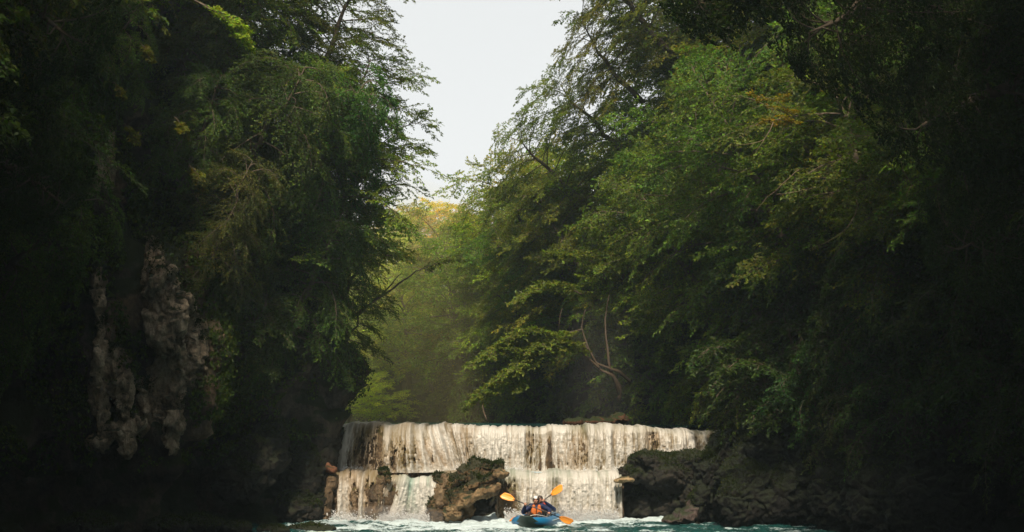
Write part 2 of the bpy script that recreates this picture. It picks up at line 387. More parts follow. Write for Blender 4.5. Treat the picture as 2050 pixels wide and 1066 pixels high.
def make_falls(name, label, group, x0, x1, lip, ztop, zbot, bulge, cover, tint, seed, drift=None, dx=0.024, brown=0.5, ledge=True):
    root = empty(name, (0.5*(x0+x1), float(lip(np.array([0.5*(x0+x1)]))[0]), float(zbot(np.array([0.5*(x0+x1)]))[0])))
    tag(root, label, 'waterfall', group)
    rl = np.array(root.location)
    Xo, Yb, Zb, Xl, Vv, b = fall_surface(x0, x1, dx, lip, ztop, zbot, bulge, drift=drift)
    # ledge rock behind
    xo, yo, zo, xl, vl, bl = fall_surface(x0-.05, x1+.05, 0.05, lip, ztop, lambda q: zbot(q)-.25, bulge, nv=70, drift=drift)
    dd = 0.16*fbm(xo*1.6, zo*1.2, yo*.5, seed+50, 4)+0.05*fbm(xo*7, zo*4, 0, seed+60, 3)
    yo = yo+0.20*np.clip(bl*6, 0, 1)+dd*np.clip(bl*4, .1, 1); zo = zo-0.07
    W = np.stack([xo, yo, zo], -1).reshape(-1, 3)-rl
    lm = mesh_np('rock_ledge', W, grid_faces(xo.shape[0], xo.shape[1])[:, ::-1], smooth=True, mats=[LEDGE])
    obj('rock_ledge', lm, root)
    # water curtain
    s1 = fbm(Xl*5.5, Zb*0.35, 0, seed, 4, .62)        # long streams
    s2 = fbm(Xl*17, Zb*1.6, 0, seed+3, 3, .6)         # threads
    s3 = fbm(Xl*34, Zb*9, 0, seed+6, 3, .7)               # broken drops
    c = cover(Xl, b)
    s0 = fbm(Xl*1.7, Zb*.12, 0, seed+17, 3)
    dens = c + 0.30*s0*np.clip(b*4, .2, 1) + 0.30*s1 + 0.20*s2 + (0.07+0.26*b)*s3*(1-.8*tint(Xl, b))+.25*tint(Xl, b) + .5*np.clip((b-.84)/.16, 0, 1)
    disp = 0.10*s1+0.045*s2+0.024*s3*np.clip(b*3, 0, 1)
    disp = disp+.13*s0
    Yb2 = Yb-disp*np.clip(b*3+.15, 0, 1)
    Zb2 = Zb+0.02*s2*(1-np.clip(b*3, 0, 1))
    white = np.array([0.60, 0.585, 0.54]); tan = np.array([0.34, 0.265, 0.18]); och = np.array([0.18, 0.135, 0.06]); teal = np.array([0.18, 0.33, 0.28])
    k = np.clip((dens-0.30)/0.75, 0, 1)[..., None]
    br = np.clip(brown(Xl, b)+0.35*fbm(Xl*1.3, Zb*1.0, 0, seed+9, 3), 0, 1)[..., None]
    low = lerp(lerp(tan, och, np.clip(0.5+fbm(Xl*2.3, Zb, 0, seed+13, 2), 0, 1)[..., None]), teal, tint(Xl, b)[..., None])
    colr = lerp(low, white, np.clip(k*(1.35-br*.9), 0, 1))
    V = np.stack([Xo, Yb2, Zb2], -1).reshape(-1, 3)-rl
    keep = dens[:-1, :-1] > 0.17
    sheet = obj('water_curtain', mesh_np('water_curtain', V, grid_faces(Xl.shape[0], Xl.shape[1], keep)[:, ::-1], cols={'wcol': colr.reshape(-1, 3)}, smooth=True, mats=[CURTAIN]), root)
    return root
def interp(pts):
    a = np.array(pts, float)
    return lambda q: np.interp(q, a[:, 0], a[:, 1])
def zz(y, d): return CAMH-(y-HORIZ)/FPX*d
def xx(px, d): return (px-CX)/FPX*d
DU = 48.6
wob = lambda q: 0.16*fbm(q*.9, 0, 0, 91, 3)
u_top = interp([(xx(660, DU), zz(850, DU)), (xx(760, DU), zz(848, DU)), (xx(885, DU), zz(849, DU)), (xx(905, DU), zz(853, DU)), (xx(1100, DU), zz(855, DU)), (xx(1160, DU), zz(852, DU)), (xx(1265, DU), zz(851, DU)), (xx(1300, DU), zz(856, DU)), (xx(1440, DU), zz(864, DU))])
u_lip = lambda q: DU+wob(q)-0.55*np.exp(-((q-xx(800, DU))/1.5)**2)+0.5*np.clip((q-xx(1290, DU)), 0, 2)
u_bul = lambda q: 0.15+0.75*np.exp(-((q-xx(800, DU))/1.15)**2)+0.2*np.exp(-((q-xx(1180, DU))/0.9)**2)+.45*np.clip((q-xx(1300, DU))/1.5, 0, 1)
def u_cov(q, b):
    c = 0.64+0*q
    c -= 0.50*np.exp(-((q-xx(800, DU))/1.1)**2)*np.clip((b-.18)*2.2, 0, 1)        # dark hollow of the dome
    c += 0.45*np.exp(-((q-xx(870-0, DU)-0.5*b)/0.28)**2)*np.clip(b*3, 0, 1)       # arched stream
    c += 0.35*np.exp(-((q-xx(700, DU))/0.3)**2)*np.clip(b*3, 0, 1)
    c += 0.35*np.exp(-((q-xx(985, DU)-.3*b)/0.5)**2)
    c += 0.18*np.exp(-((q-xx(1110, DU))/0.5)**2)
    c -= 0.26*np.exp(-((q-xx(935, DU))/0.35)**2)*(b > .05)
    c -= 0.30*np.clip(b-.55, 0, 1)*2*np.exp(-((q-xx(1190, DU))/1.0)**2)
    return c
u_drift = lambda q: 0.55*np.exp(-((q-xx(880, DU))/0.8)**2)-0.3*np.exp(-((q-xx(720, DU))/0.5)**2)
make_falls('waterfall', 'wide upper cascade spilling over a brown travertine lip across the whole river', None,
           xx(672, DU), xx(1478, DU), u_lip, u_top, lambda q: np.interp(q, [xx(1285, DU), xx(1310, DU)], [zz(944, 48), zz(905, 48)]), u_bul, u_cov,
           lambda q, b: 0.25*np.clip(1-b*3, 0, 1)*(q > 0), 100, drift=u_drift, brown=lambda q, b: 0.42+0.35*np.exp(-((q-xx(790, DU))/1.2)**2)-0.15*(q > xx(960, DU)))
DL = 46.9
l_top = interp([(xx(645, DL), zz(950, DL)), (xx(665, DL), zz(944, DL)), (xx(770, DL), zz(944, DL)), (xx(790, DL), zz(950, DL)), (xx(830, DL), zz(955, DL)), (xx(870, DL), zz(948, DL)), (xx(910, DL), zz(945, DL))])
def l_cov(q, b):
    c = 0.46+0*q
    c += 0.5*np.exp(-((q-xx(690, DL))/0.28)**2)*np.clip(b*4-.4, 0, 1)
    c += 0.5*np.exp(-((q-xx(800, DL)+.15*b)/(0.18+.4*b))**2)*np.clip(b*5, 0, 1)
    c += 0.3*np.exp(-((q-xx(870, DL)+.25*b)/0.2)**2)*np.clip(b*4-.3, 0, 1)
    c -= 0.45*np.exp(-((q-xx(715, DL))/0.13)**2)*np.clip(b*4-1, 0, 1)
    c -= 0.65*np.exp(-((q-xx(755, DL))/0.26)**2)*np.clip(b*4-.8, 0, 1)
    c -= 0.75*np.exp(-((q-xx(655, DL))/0.2)**2)*np.clip(b*4-.5, 0, 1)
    c += 0.25*np.exp(-((q-xx(838, DL))/0.2)**2)
    return c
l_bul = lambda q: 0.2+0.35*np.exp(-((q-xx(750, DL))/0.7)**2)+0.2*fbm(q*1.3, 0, 0, 95, 2)
make_falls('waterfall.001', 'low left cascade dropping over brown rounded travertine into the pool', None,
           xx(643, DL), xx(915, DL), lambda q: DL+wob(q)*.8, l_top, lambda q: zz(1043, 46.4)+0*q, l_bul, l_cov,
           lambda q, b: np.exp(-((q-xx(838, DL))/0.55)**2)*np.clip(1.25-b*.9, 0, 1), 200,
           drift=lambda q: -0.35*np.exp(-((q-xx(800, DL))/0.5)**2), brown=lambda q, b: 0.5+.3*np.clip(1-b*3, 0, 1))
r_top = interp([(xx(1000, DL), zz(947, DL)), (xx(1020, DL), zz(940, DL)), (xx(1070, DL), zz(946, DL)), (xx(1150, DL), zz(944, DL)), (xx(1200, DL), zz(947, DL)), (xx(1245, DL), zz(944, DL))])
def r_cov(q, b):
    c = 0.62+0*q
    c += 0.1*np.exp(-((q-xx(1090, DL))/0.8)**2)
    c -= 0.75*np.exp(-((q-xx(1012, DL))/0.25)**2)*np.clip(b*3-.6, 0, 1)
    c -= 0.22*np.clip(b-.4, 0, 1)*np.exp(-((q-xx(1190, DL))/.5)**2)*2
    return c
make_falls('waterfall.002', 'low right cascade falling as a white curtain behind the kayak', None,
           xx(995, DL), xx(1243, DL), lambda q: DL+wob(q)*.7, r_top, lambda q: zz(1040, 46.5)+0*q, lambda q: 0.22+.15*fbm(q, 0, 0, 97, 2), r_cov,
           lambda q, b: 0.12+.4*np.clip(1-b*3, 0, 1), 300, brown=lambda q, b: 0.14+.22*np.clip(1-b*3, 0, 1))
# water of the step between the tiers and of the river above
def flat_water(name, x0, x1, y0, y1, z, amp, fo, seed, nx=160, ny=40):
    X, Y = np.meshgrid(np.linspace(x0, x1, nx), np.linspace(y0, y1, ny), indexing='ij')
    Zz = z(X) if callable(z) else z+0*X
    Zz = Zz+amp*fbm(X*1.5, Y*3, 0, seed, 4)
    F = fo*np.clip(0.6+fbm(X*1.2, Y*2, 0, seed+1, 3), 0, 1)
    tag(obj(name, mesh_np(name, np.stack([X, Y, Zz], -1).reshape(-1, 3), grid_faces(nx, ny), cols={'foam': np.repeat(F.reshape(-1, 1), 3, 1)}, smooth=True, mats=[WATER])), kind='structure')
flat_water('step_water', -6.6, 3.9, 47.2, 49.6, lambda q: zz(944, 47.5)-0.04+0*q, .03, .75, 81)
flat_water('upper_river', -40, 12, 50.0, 95, zz(851, DU)-.06, .02, .12, 84, 120, 120)

# ------------------------------------------------------------------ rocks
def rock(name, label, lumps, material, vox=0.042, amp=0.12, freq=1.6, seed=0, kind=None, cat='rock', group=None, parent=None, strat=0.0, fac=1.0, fs=1.0, zs=1.0):
    """lumps: (x,y,z, rx,ry,rz, tilt) ellipsoids merged into one weathered stone"""
    bm = bmesh.new()
    base = Vector((lumps[0][0], lumps[0][1], min(l[2]-l[5] for l in lumps)))
    for l in lumps:
        M = Matrix.Translation(Vector(l[:3])-base) @ Matrix.Rotation(l[6] if len(l) > 6 else 0, 4, 'Y') @ Matrix.Diagonal((l[3], l[4], l[5], 1))
        bmesh.ops.create_icosphere(bm, subdivisions=4, radius=1, matrix=M)
    me = bpy.data.meshes.new('tmp'); bm.to_mesh(me); bm.free()
    t = bpy.data.objects.new('tmp', me); COL.objects.link(t)
    md = t.modifiers.new('r', 'REMESH'); md.mode = 'VOXEL'; md.voxel_size = vox
    dg = bpy.context.evaluated_depsgraph_get(); ev = t.evaluated_get(dg)
    m2 = bpy.data.meshes.new_from_object(ev); bpy.data.objects.remove(t)
    n = len(m2.vertices); co = np.empty(n*3, np.float32); m2.vertices.foreach_get('co', co); co = co.reshape(-1, 3)
    no = np.empty(n*3, np.float32); m2.vertices.foreach_get('normal', no); no = no.reshape(-1, 3)
    q = co+np.array(base)
    d = amp*fbm(q[:, 0]*freq, q[:, 1]*freq, q[:, 2]*freq, seed, 5, .55)
    cr = np.abs(fbm(q[:, 0]*freq*.8, q[:, 1]*freq*.8, q[:, 2]*freq*.8, seed+31, 3)); d -= amp*0.5*np.exp(-(cr/0.09)**2)
    wx = .35*fbm(q[:, 0]*2, q[:, 1]*2, q[:, 2]*2, seed+70, 2)
    d = d*.35+amp*fac*(1.15*facets(q[:, 0]*1.5*fs+wx, q[:, 1]*1.5*fs, q[:, 2]*2.1*fs*zs+wx, seed+80, 1.5)+.42*facets(q[:, 0]*4*fs, q[:, 1]*4*fs+wx, q[:, 2]*5.5*fs*zs, seed+90, 1.5)+.10*facets(q[:, 0]*9*fs, q[:, 1]*9*fs, q[:, 2]*12*fs*zs, seed+95, 1.5))
    d += .02*fbm(q[:, 0]*9, q[:, 1]*9, q[:, 2]*9, seed+3, 3)
    if strat: d += strat*np.sin(q[:, 2]*7+2*fbm(q[:, 0], q[:, 1], q[:, 2], seed+40, 2))
    co = co+no*d[:, None]
    m2.vertices.foreach_set('co', co.astype(np.float32).ravel())
    for p in m2.polygons: p.use_smooth = True
    m2.materials.clear(); m2.materials.append(material); m2.name = name; m2.update()
    o = obj(name, m2, parent, base)
    if kind: tag(o, kind=kind)
    else: tag(o, label, cat, group)
    if material is DARKROCK or material is BANKROCK_SHADED or name == 'rock_rib' or material is BROWNROCK: ROCKS.append((o, co, no))
    return o
ROCKS = []
def L(px, py, d, rx, ry, rz, t=0):
    p = P(px, py, d); return (p.x, p.y, p.z, rx, ry, rz, t)
rock('boulder', 'jagged mossy brown boulder dividing the two low cascades',
     [L(918, 990, 46.5, .55, .75, .78), L(950, 965, 46.7, .60, .7, .45, .1), L(932, 948, 46.6, .34, .5, .28), L(990, 935, 46.7, .28, .42, .18), L(960, 936, 46.8, .34, .4, .24), L(912, 1010, 46.3, .55, .6, .75), L(885, 990, 46.6, .42, .5, .8), L(985, 955, 46.8, .3, .5, .3), L(878, 1020, 46.4, .4, .4, .45)],
     BROWNROCK, amp=.16, freq=1.7, seed=11)
rock('root_like_rock', 'pale tan ridge of rock slanting down the face of the central boulder',
     [L(985, 980, 45.75, .36, .25, .13, -.5), L(960, 990, 45.7, .4, .25, .15, -.35), L(930, 1005, 45.65, .42, .28, .17, -.6), L(1003, 950, 45.9, .3, .35, .15, -.2), L(905, 1025, 45.7, .3, .3, .25)],
     rock_mat('tan_rock', (0.20, 0.13, 0.062), (0.38, 0.27, 0.145), moss=.3, wet=.4), vox=.03, amp=.10, freq=3, seed=12)
rock('boulder.001', 'big dark square block of rock right of the low cascade, flat on top',
     [L(1340, 950, 46.6, 1.15, 1.1, .62), L(1300, 925, 46.7, .72, 1.0, .36), L(1375, 925, 46.7, .66, 1.0, .42), L(1270, 948, 46.5, .42, .8, .32), L(1285, 1010, 47.3, .95, .8, .8), L(1395, 985, 46.5, .62, 1, .95), L(1350, 1010, 46.9, .9, .8, .75)],
     DARKROCK, amp=.13, freq=1.5, seed=14)
rock('boulder', 'shade-coloured hollowed rock face beneath the slanting ridge of the central boulder',
     [L(965, 1005, 47.1, .95, .5, .9), L(990, 975, 47.2, .5, .5, .6)], DARKROCK, amp=.14, freq=1.8, seed=13)  # dark rock colour stands in for shade inside the recess
rock('stone', 'small sunlit tan stone lip at the left edge of the dark square block',
     [L(1252, 960, 45.9, .30, .3, .10, .05), L(1240, 964, 46.0, .2, .3, .08)],
     rock_mat('pale_lip_rock', (0.40, 0.28, 0.14), (0.6, 0.46, 0.28), moss=.1, wet=.3), vox=.03, amp=.04, freq=4, seed=15)
rock('stone.001', 'sloping pinkish rock with a thin trickle of water at the foot of the right bank',
     [L(1375, 1030, 45.4, .55, .5, .28, -.55), L(1395, 1010, 45.6, .45, .4, .35, -.8), L(1352, 1042, 45.2, .4, .4, .14)],
     rock_mat('pink_rock', (0.07, 0.05, 0.042), (0.14, 0.10, 0.085), moss=.3, wet=.7), vox=.04, amp=.08, freq=3, seed=16)
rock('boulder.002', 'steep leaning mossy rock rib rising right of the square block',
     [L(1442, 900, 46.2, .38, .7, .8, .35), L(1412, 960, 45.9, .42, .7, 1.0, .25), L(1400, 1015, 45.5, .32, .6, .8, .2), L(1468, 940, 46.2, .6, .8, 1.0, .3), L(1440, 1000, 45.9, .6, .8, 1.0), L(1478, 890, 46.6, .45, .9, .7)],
     BANKROCK_SHADED, amp=.14, freq=1.6, seed=17)
rock('boulder.003', 'broad shade-darkened mossy boulder at the waterline of the right bank',
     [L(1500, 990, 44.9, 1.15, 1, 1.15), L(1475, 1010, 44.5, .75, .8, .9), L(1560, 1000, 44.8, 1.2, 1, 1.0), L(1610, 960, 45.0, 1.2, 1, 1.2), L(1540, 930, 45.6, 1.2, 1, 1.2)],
     BANKROCK_SHADED, amp=.16, freq=1.2, seed=18)
rock('boulder.004', 'far right shade-darkened boulder heap beside the still water',
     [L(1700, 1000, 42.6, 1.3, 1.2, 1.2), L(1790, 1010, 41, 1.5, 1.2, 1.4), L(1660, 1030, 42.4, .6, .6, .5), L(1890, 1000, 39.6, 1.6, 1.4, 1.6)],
     BANKROCK_SHADED, amp=.18, freq=1.1, seed=19)
rock('boulder.005', 'smooth rounded bulging rock under the left cliff overhang',
     [L(505, 930, 44.3, .75, .7, 1.0), L(540, 900, 44.8, .6, .7, .9), L(480, 960, 43.9, .8, .7, .8)],
     DARKROCK, amp=.16, freq=1.5, seed=20)
rock('boulder.006', 'dark pillar of rock at the left end of the cascades',
     [L(640, 900, 47.0, .62, .8, 1.2), L(655, 860, 47.6, .42, .7, .8, .25), L(610, 960, 46.4, .75, .8, 1.3), L(600, 1020, 46.0, .8, .7, .7), L(630, 1010, 46.2, .4, .5, .9), L(672, 885, 48.0, .22, .4, .5, .4)],
     DARKROCK, amp=.12, freq=1.5, seed=21)
rock('stone.002', 'small reddish brown stone at the left corner of the low cascade',
     [L(660, 940, 46.4, .22, .25, .12, .2), L(656, 934, 46.4, .09, .12, .14)],
     rock_mat('red_rock', (0.24, 0.10, 0.05), (0.38, 0.2, 0.11), moss=.15, wet=.4), vox=.025, amp=.04, freq=5, seed=22)
rock('stone.003', 'small brown stone on the lip between the two left streams',
     [L(768, 944, 46.55, .17, .2, .09), L(776, 958, 46.4, .09, .15, .18, -.3)], BROWNROCK, vox=.025, amp=.04, freq=5, seed=23)
TIER = rock_mat('wet_tan_rock', (0.16, 0.105, 0.055), (0.32, 0.23, 0.13), moss=.3, wet=.7, mosscol=(0.06, 0.05, 0.018))
rock('boulder', 'rounded wet brown rock between two streams of the low left cascade', [L(755, 1000, 46.35, .27, .3, .62), L(762, 965, 46.5, .22, .3, .3), L(748, 1025, 46.3, .3, .3, .35)], TIER, vox=.035, amp=.06, freq=2.4, seed=71)
rock('boulder', 'wet brown rock shoulder at the far left end of the low cascade', [L(654, 1005, 46.3, .17, .3, .60), L(662, 965, 46.5, .24, .3, .28), L(650, 1030, 46.2, .2, .3, .3)], TIER, vox=.035, amp=.06, freq=2.4, seed=72)
rock('boulder', 'narrow wet brown rock between thin streams of the low left cascade', [L(712, 1015, 46.35, .12, .2, .42), L(706, 995, 46.4, .10, .2, .25)], TIER, vox=.03, amp=.05, freq=3, seed=73)
rock('boulder', 'wet brown rock shoulder between the turquoise chute and the central boulder', [L(882, 1000, 46.25, .20, .3, .65), L(893, 965, 46.3, .2, .3, .35)], TIER, vox=.035, amp=.06, freq=2.4, seed=74)
for k, (px, py, d, a, b, c, lab) in enumerate([(400, 1050, 41.6, .75, .7, .24, 'low mossy rock at the water edge, largest of the left foreground'),
                                            (470, 1056, 41.9, .5, .5, .16, 'low mossy rock at the water edge, middle of the left foreground'),
                                            (330, 1054, 40.6, .6, .6, .3, 'low mossy rock at the water edge, leftmost of the left foreground'),
                                            (625, 1058, 42.9, .75, .4, .10, 'flat wet rock just breaking the surface left of the kayak'),
                                            (545, 1060, 42.4, .45, .4, .12, 'small flat wet rock breaking the surface beside the left bank'),
                                            (180, 1056, 38.5, .9, .7, .4, 'low dark rock in the bottom left corner')]):
    rock('stone', lab, [L(px, py, d, a, b, c), L(px+14, py+4, d-.3, a*.6, b*.6, c*.7)], DARKROCK, vox=.04, amp=.07, freq=2.5, seed=24+k)
for k, (px, py, d, a, c, lab) in enumerate([(1195, 844, 50.8, .6, .16, 'reddish brown rock on the far shore above the upper cascade'), (1240, 840, 51.2, .4, .18, 'reddish rock under the forked tree above the upper cascade'), (1150, 845, 50.4, .4, .14, 'small reddish rock on the upper shore')]):
    rock('stone', lab, [L(px, py, d, a, .5, c), L(px+8, py-3, d+.2, a*.5, .4, c*.8)], rock_mat('shore_rock%d' % k, (0.12, 0.055, 0.03), (0.20, 0.11, 0.06), moss=.45), vox=.04, amp=.08, freq=3, seed=44+k)
# bare limestone ribs standing out of the left cliff
CL = rock_mat('bare_limestone', (0.40, 0.31, 0.215), (0.68, 0.56, 0.41), moss=.36, stain=.75, scale=1.6)
_lv = LV.reshape(-1, 3); _lv = _lv[(_lv[:, 1] > 28) & (_lv[:, 1] < 50)]
def cliff_at(px, py):
    fx = _lv[:, 0]/_lv[:, 1]*FPX+CX; fz = HORIZ-(_lv[:, 2]-CAMH)/_lv[:, 1]*FPX
    k = np.argsort((fx-px)**2+(fz-py)**2)[:12]; return float(_lv[k, 1].min())
def rib(label, pts, seed, amp=.22):
    lumps = []
    for (px, py, wd, ht) in pts:
        d = cliff_at(px, py)-.05; k = d/FPX
        lumps.append(L(px, py, d+.12, wd*k*1.5, .42, ht*k*1.4, 0))
    rock('rock_rib', label, lumps, CL, vox=.04, amp=amp, freq=1.5, seed=seed, cat='rock rib', fs=1.3, zs=.38)
rib('tall craggy bare limestone rib catching the light on the left cliff', [(312, 540, 16, 50), (330, 620, 26, 60), (345, 700, 28, 70), (330, 770, 26, 60), (345, 840, 22, 50), (305, 800, 18, 40), (372, 690, 14, 60), (322, 575, 22, 40), (350, 650, 20, 50)], 61)
rib('thin bare limestone rib left of the tall craggy one', [(198, 600, 9, 60), (203, 700, 11, 60), (198, 790, 12, 60), (230, 740, 14, 40), (250, 790, 10, 40)], 62, .16)
rib('slanting limestone ledge above the dark cave at the foot of the left cliff', [(235, 865, 30, 14), (200, 885, 20, 14), (265, 848, 20, 16), (255, 890, 12, 22)], 63, .14)
rib('bare limestone rib high up among the leaves on the left cliff', [(165, 195, 16, 24), (185, 260, 14, 60), (215, 320, 12, 60), (190, 340, 10, 40)], 64, .16)
rib('small rock knob right of the tall craggy rib', [(395, 665, 12, 26), (405, 705, 10, 36)], 65, .12)
# ------------------------------------------------------------------ trees
rng = np.random.default_rng(5)
def unit(v): v = np.asarray(v, float); return v/(np.linalg.norm(v, axis=-1, keepdims=True)+1e-9)
def leaf_cols(n, base, vary, r):
    c = np.array(base)[None, :]*np.exp(r.normal(0, vary, (n, 1)))
    c = c*np.exp(r.normal(0, .12, (n, 3))*np.array([1.4, .5, .6]))
    return np.clip(c, 0.004, .8)
def leaves_mesh(name, B, D, N, ln, r, wid=0.60, twigs=None):
    """B base points, D leaf directions, N leaf normals"""
    n = len(B)
    ln = ln*np.exp(r.normal(0, .22, n))[:, None]
    D = unit(D); Sd = unit(np.cross(D, N)); N = np.cross(Sd, D)
    tip = B+D*ln-N*ln*.12
    m = B+D*ln*.45
    l = m+Sd*ln*wid*.5+N*ln*.10; q = m-Sd*ln*wid*.5+N*ln*.10
    V = np.stack([B, l, tip, q], 1).reshape(-1, 3)
    i = np.arange(n)[:, None]*4
    F = np.concatenate([i+np.array([[0, 2, 1]]), i+np.array([[0, 3, 2]])], 1).reshape(-1, 3)
    C = leaf_cols(n, (0.058, 0.086, 0.016), .30, r)
    return V, F, np.repeat(C, 4, 0)
def spray(p0, dirn, nrm, length, r, nt=9, nl=12, droop=.12, side=0.8, wood=None):
    """a flat branchlet: leaves along twigs left and right of an axis. returns leaf base, dir, normal"""
    Bs, Ds, Ns = [], [], []
    s = unit(np.cross(dirn, nrm))
    for k in range(nt):
        t = (k+.6)/nt
        sg = 1 if k % 2 else -1
        q = p0+dirn*length*t-np.array([0, 0, droop*length*t*t])
        td = unit(dirn*r.uniform(.2, 1)+s*sg*side*r.uniform(.5, 1.4)+nrm*r.normal(0, .22))
        tl = length*.55*(1-t*.55)*r.uniform(.7, 1.2)
        u = (np.arange(nl)+r.uniform(.1, .9, nl))/nl
        b = q+td*(tl*u)[:, None]; b[:, 2] -= droop*1.3*tl*u*u
        ts = unit(np.cross(td, nrm)); lr = np.where(np.arange(nl) % 2, 1, -1)[:, None]
        d = td*r.uniform(.4, 1, (nl, 1))+ts*lr*r.uniform(.5, 1.1, (nl, 1))+r.normal(0, .38, (nl, 3)); d[:, 2] -= .15
        Bs.append(b); Ds.append(d); Ns.append(nrm+r.normal(0, .42, (nl, 3)))
        if wood is not None:
            wood.append((q, q+td*tl*.8-np.array([0, 0, droop*tl])))
    return np.concatenate(Bs), np.concatenate(Ds), np.concatenate(Ns)
def thin_prisms(segs, r0):
    A = np.array([s[0] for s in segs]); B = np.array([s[1] for s in segs])
    d = unit(B-A); a = unit(np.cross(d, np.array([.3, .2, 1.0]))); b = np.cross(d, a)
    V = []
    for k in range(3):
        an = k*2.0944; V.append(A+(a*math.cos(an)+b*math.sin(an))*r0)
    V.append(B); V = np.stack(V, 1).reshape(-1, 3)
    i = np.arange(len(A))[:, None]*4
    F = np.concatenate([i+np.array([[0, 1, 3]]), i+np.array([[1, 2, 3]]), i+np.array([[2, 0, 3]])], 1).reshape(-1, 3)
    return V, F
def bez(p0, p1, p2, n):
    t = np.linspace(0, 1, n)[:, None]
    return (1-t)**2*p0+2*t*(1-t)*p1+t*t*p2
def build_tree(seed, H=9.0, R=3.6, nlimb=26, nsub=13, leaf=0.10, droop=.12, nt=8, nl=11, bare=.15, lean=(0, 0), rise=.45, side=.8, spl=1.35, conic=0.0, layered=.25, azs=None):
    r = np.random.default_rng(seed)
    wood = Tri(); twig = []
    tp = [np.array([0, 0, -0.9])]
    for k in range(1, 9):
        t = k/8
        tp.append(np.array([lean[0]*t*t+r.normal(0, .10*H/9), lean[1]*t*t+r.normal(0, .10*H/9), H*t*.86]))
    tp = np.array(tp); rad = 0.021*H*(1-np.linspace(0, 1, 9))**.8+.015
    wood.add(*tube(tp, rad, 8))
    B, D, N = [], [], []
    for i in range(nlimb):
        t = bare+(1-bare)*((i+r.uniform(0, .9))/nlimb)
        base = np.array([np.interp(t*8, range(9), tp[:, j]) for j in range(3)])
        az = i*2.4+r.normal(0, .35)
        if azs is not None: az = azs[0]+r.normal(0, azs[1])
        u_ = (t-bare)/(1-bare)
        prof = (max(.0, 1-((u_-.42)/.66)**2)**.5)*(1-conic)+conic*(1.02-u_)
        Lg = R*max(prof, .22)*r.uniform(.62, 1.2)
        up = rise*r.uniform(.2, 1.2)+.75*max(0, u_-.45)
        o = np.array([math.cos(az), math.sin(az), 0])
        p2 = base+o*Lg+np.array([0, 0, Lg*(up-droop*1.2)])
        p1 = base+o*Lg*.5+np.array([0, 0, Lg*up*.75])+r.normal(0, .2*Lg, 3)*.6
        path = bez(base, p1, p2, 7)
        wood.add(*tube(path, np.linspace(.0075*H*(1-t*.6), .007, 7), 5, cap=False))
        Tn = unit(np.gradient(path, axis=0))
        ns = max(4, int(nsub*(.45+.55*Lg/R)))
        for j in range(ns):
            u = .18+.86*(j+r.uniform(0, .8))/ns; u = min(u, 1)
            q = np.array([np.interp(u*6, range(7), path[:, c]) for c in range(3)])
            tn = unit(np.array([np.interp(u*6, range(7), Tn[:, c]) for c in range(3)]))
            sd = unit(np.cross(tn, [0, 0, 1])); sg = 1 if j % 2 else -1
            sl = spl*r.uniform(.6, 1.15)*(1.2-.45*u)*R/3.6
            dr = unit(tn*.7+sd*sg*r.uniform(.3, 1.1)+np.array([0, 0, r.normal(.12, layered*1.6)]))
            if j == ns-1: dr = unit(tn+r.normal(0, .15, 3))
            nm = unit(np.array([r.normal(0, layered), r.normal(0, layered), 1.0]))
            nm = unit(nm-dr*np.dot(nm, dr))
            twig.append((q, q+dr*sl*.9-np.array([0, 0, droop*sl*.8])))
            b, d, n_ = spray(q, dr, nm, sl, r, nt, nl, droop, side, twig)
            B.append(b); D.append(d); N.append(n_)
    B, D, N = map(np.concatenate, (B, D, N))
    V, F, C = leaves_mesh('crown', B, D, N, leaf, r)
    # whole sprays differ a little in hue: older and younger leaves
    ph = fbm(B[:, 0]*.7, B[:, 1]*.7, B[:, 2]*.9, seed, 2)
    C = C*np.repeat(np.exp(np.stack([.32*ph, .20*ph, .1*ph], 1)), 4, 0)
    tv, tf = thin_prisms(twig, .007)
    cv = np.tile(np.array([[.05, .04, .03]]), (len(tv), 1))
    crown = mesh_np('crown', np.concatenate([V, tv]), np.concatenate([F, tf+len(V)]), cols={'leafcol': np.concatenate([C, cv])}, mats=[LEAF, BARK],
                    midx=np.concatenate([np.zeros(len(F)), np.ones(len(tf))]))
    trunk = wood.mesh('trunk', [BARK])
    return trunk, crown
BEECH = [build_tree(101, 8.5, 3.6, leaf=.105), build_tree(102, 8, 3.9, nlimb=24, rise=.3, leaf=.11), build_tree(103, 9, 3.3, nlimb=28, rise=.6, droop=.1, leaf=.10), build_tree(104, 7.5, 3.8, nlimb=25, rise=.25, droop=.15, leaf=.105, lean=(1.2, .4)),
         build_tree(105, 8.5, 3.5, nlimb=26, rise=.5, droop=.05, layered=.4, leaf=.11)]
DARKT = [build_tree(111, 10, 2.8, nlimb=34, nsub=15, leaf=.092, droop=.42, rise=.15, nl=13, side=.6, bare=.05, conic=.6), build_tree(112, 9, 3.2, nlimb=32, nsub=15, leaf=.09, droop=.5, rise=.3, nl=12, side=.5, bare=.08, conic=.2)]
SHRUB = [build_tree(121, 2.6, 1.7, nlimb=16, nsub=9, leaf=.10, nt=6, nl=9, bare=.05, rise=.5, droop=.25, spl=1.6), build_tree(122, 2.2, 2.0, nlimb=16, nsub=9, leaf=.09, nt=6, nl=9, bare=.0, rise=.2, droop=.5, spl=1.6)]
BOUGH = [build_tree(131, 7, 3.0, nlimb=20, nsub=10, leaf=.10, droop=.1, bare=.3, rise=.1, layered=.15, azs=(0, 1.2)), build_tree(132, 6, 2.4, nlimb=18, nsub=10, leaf=.10, droop=.2, bare=.35, rise=.1, layered=.2)]

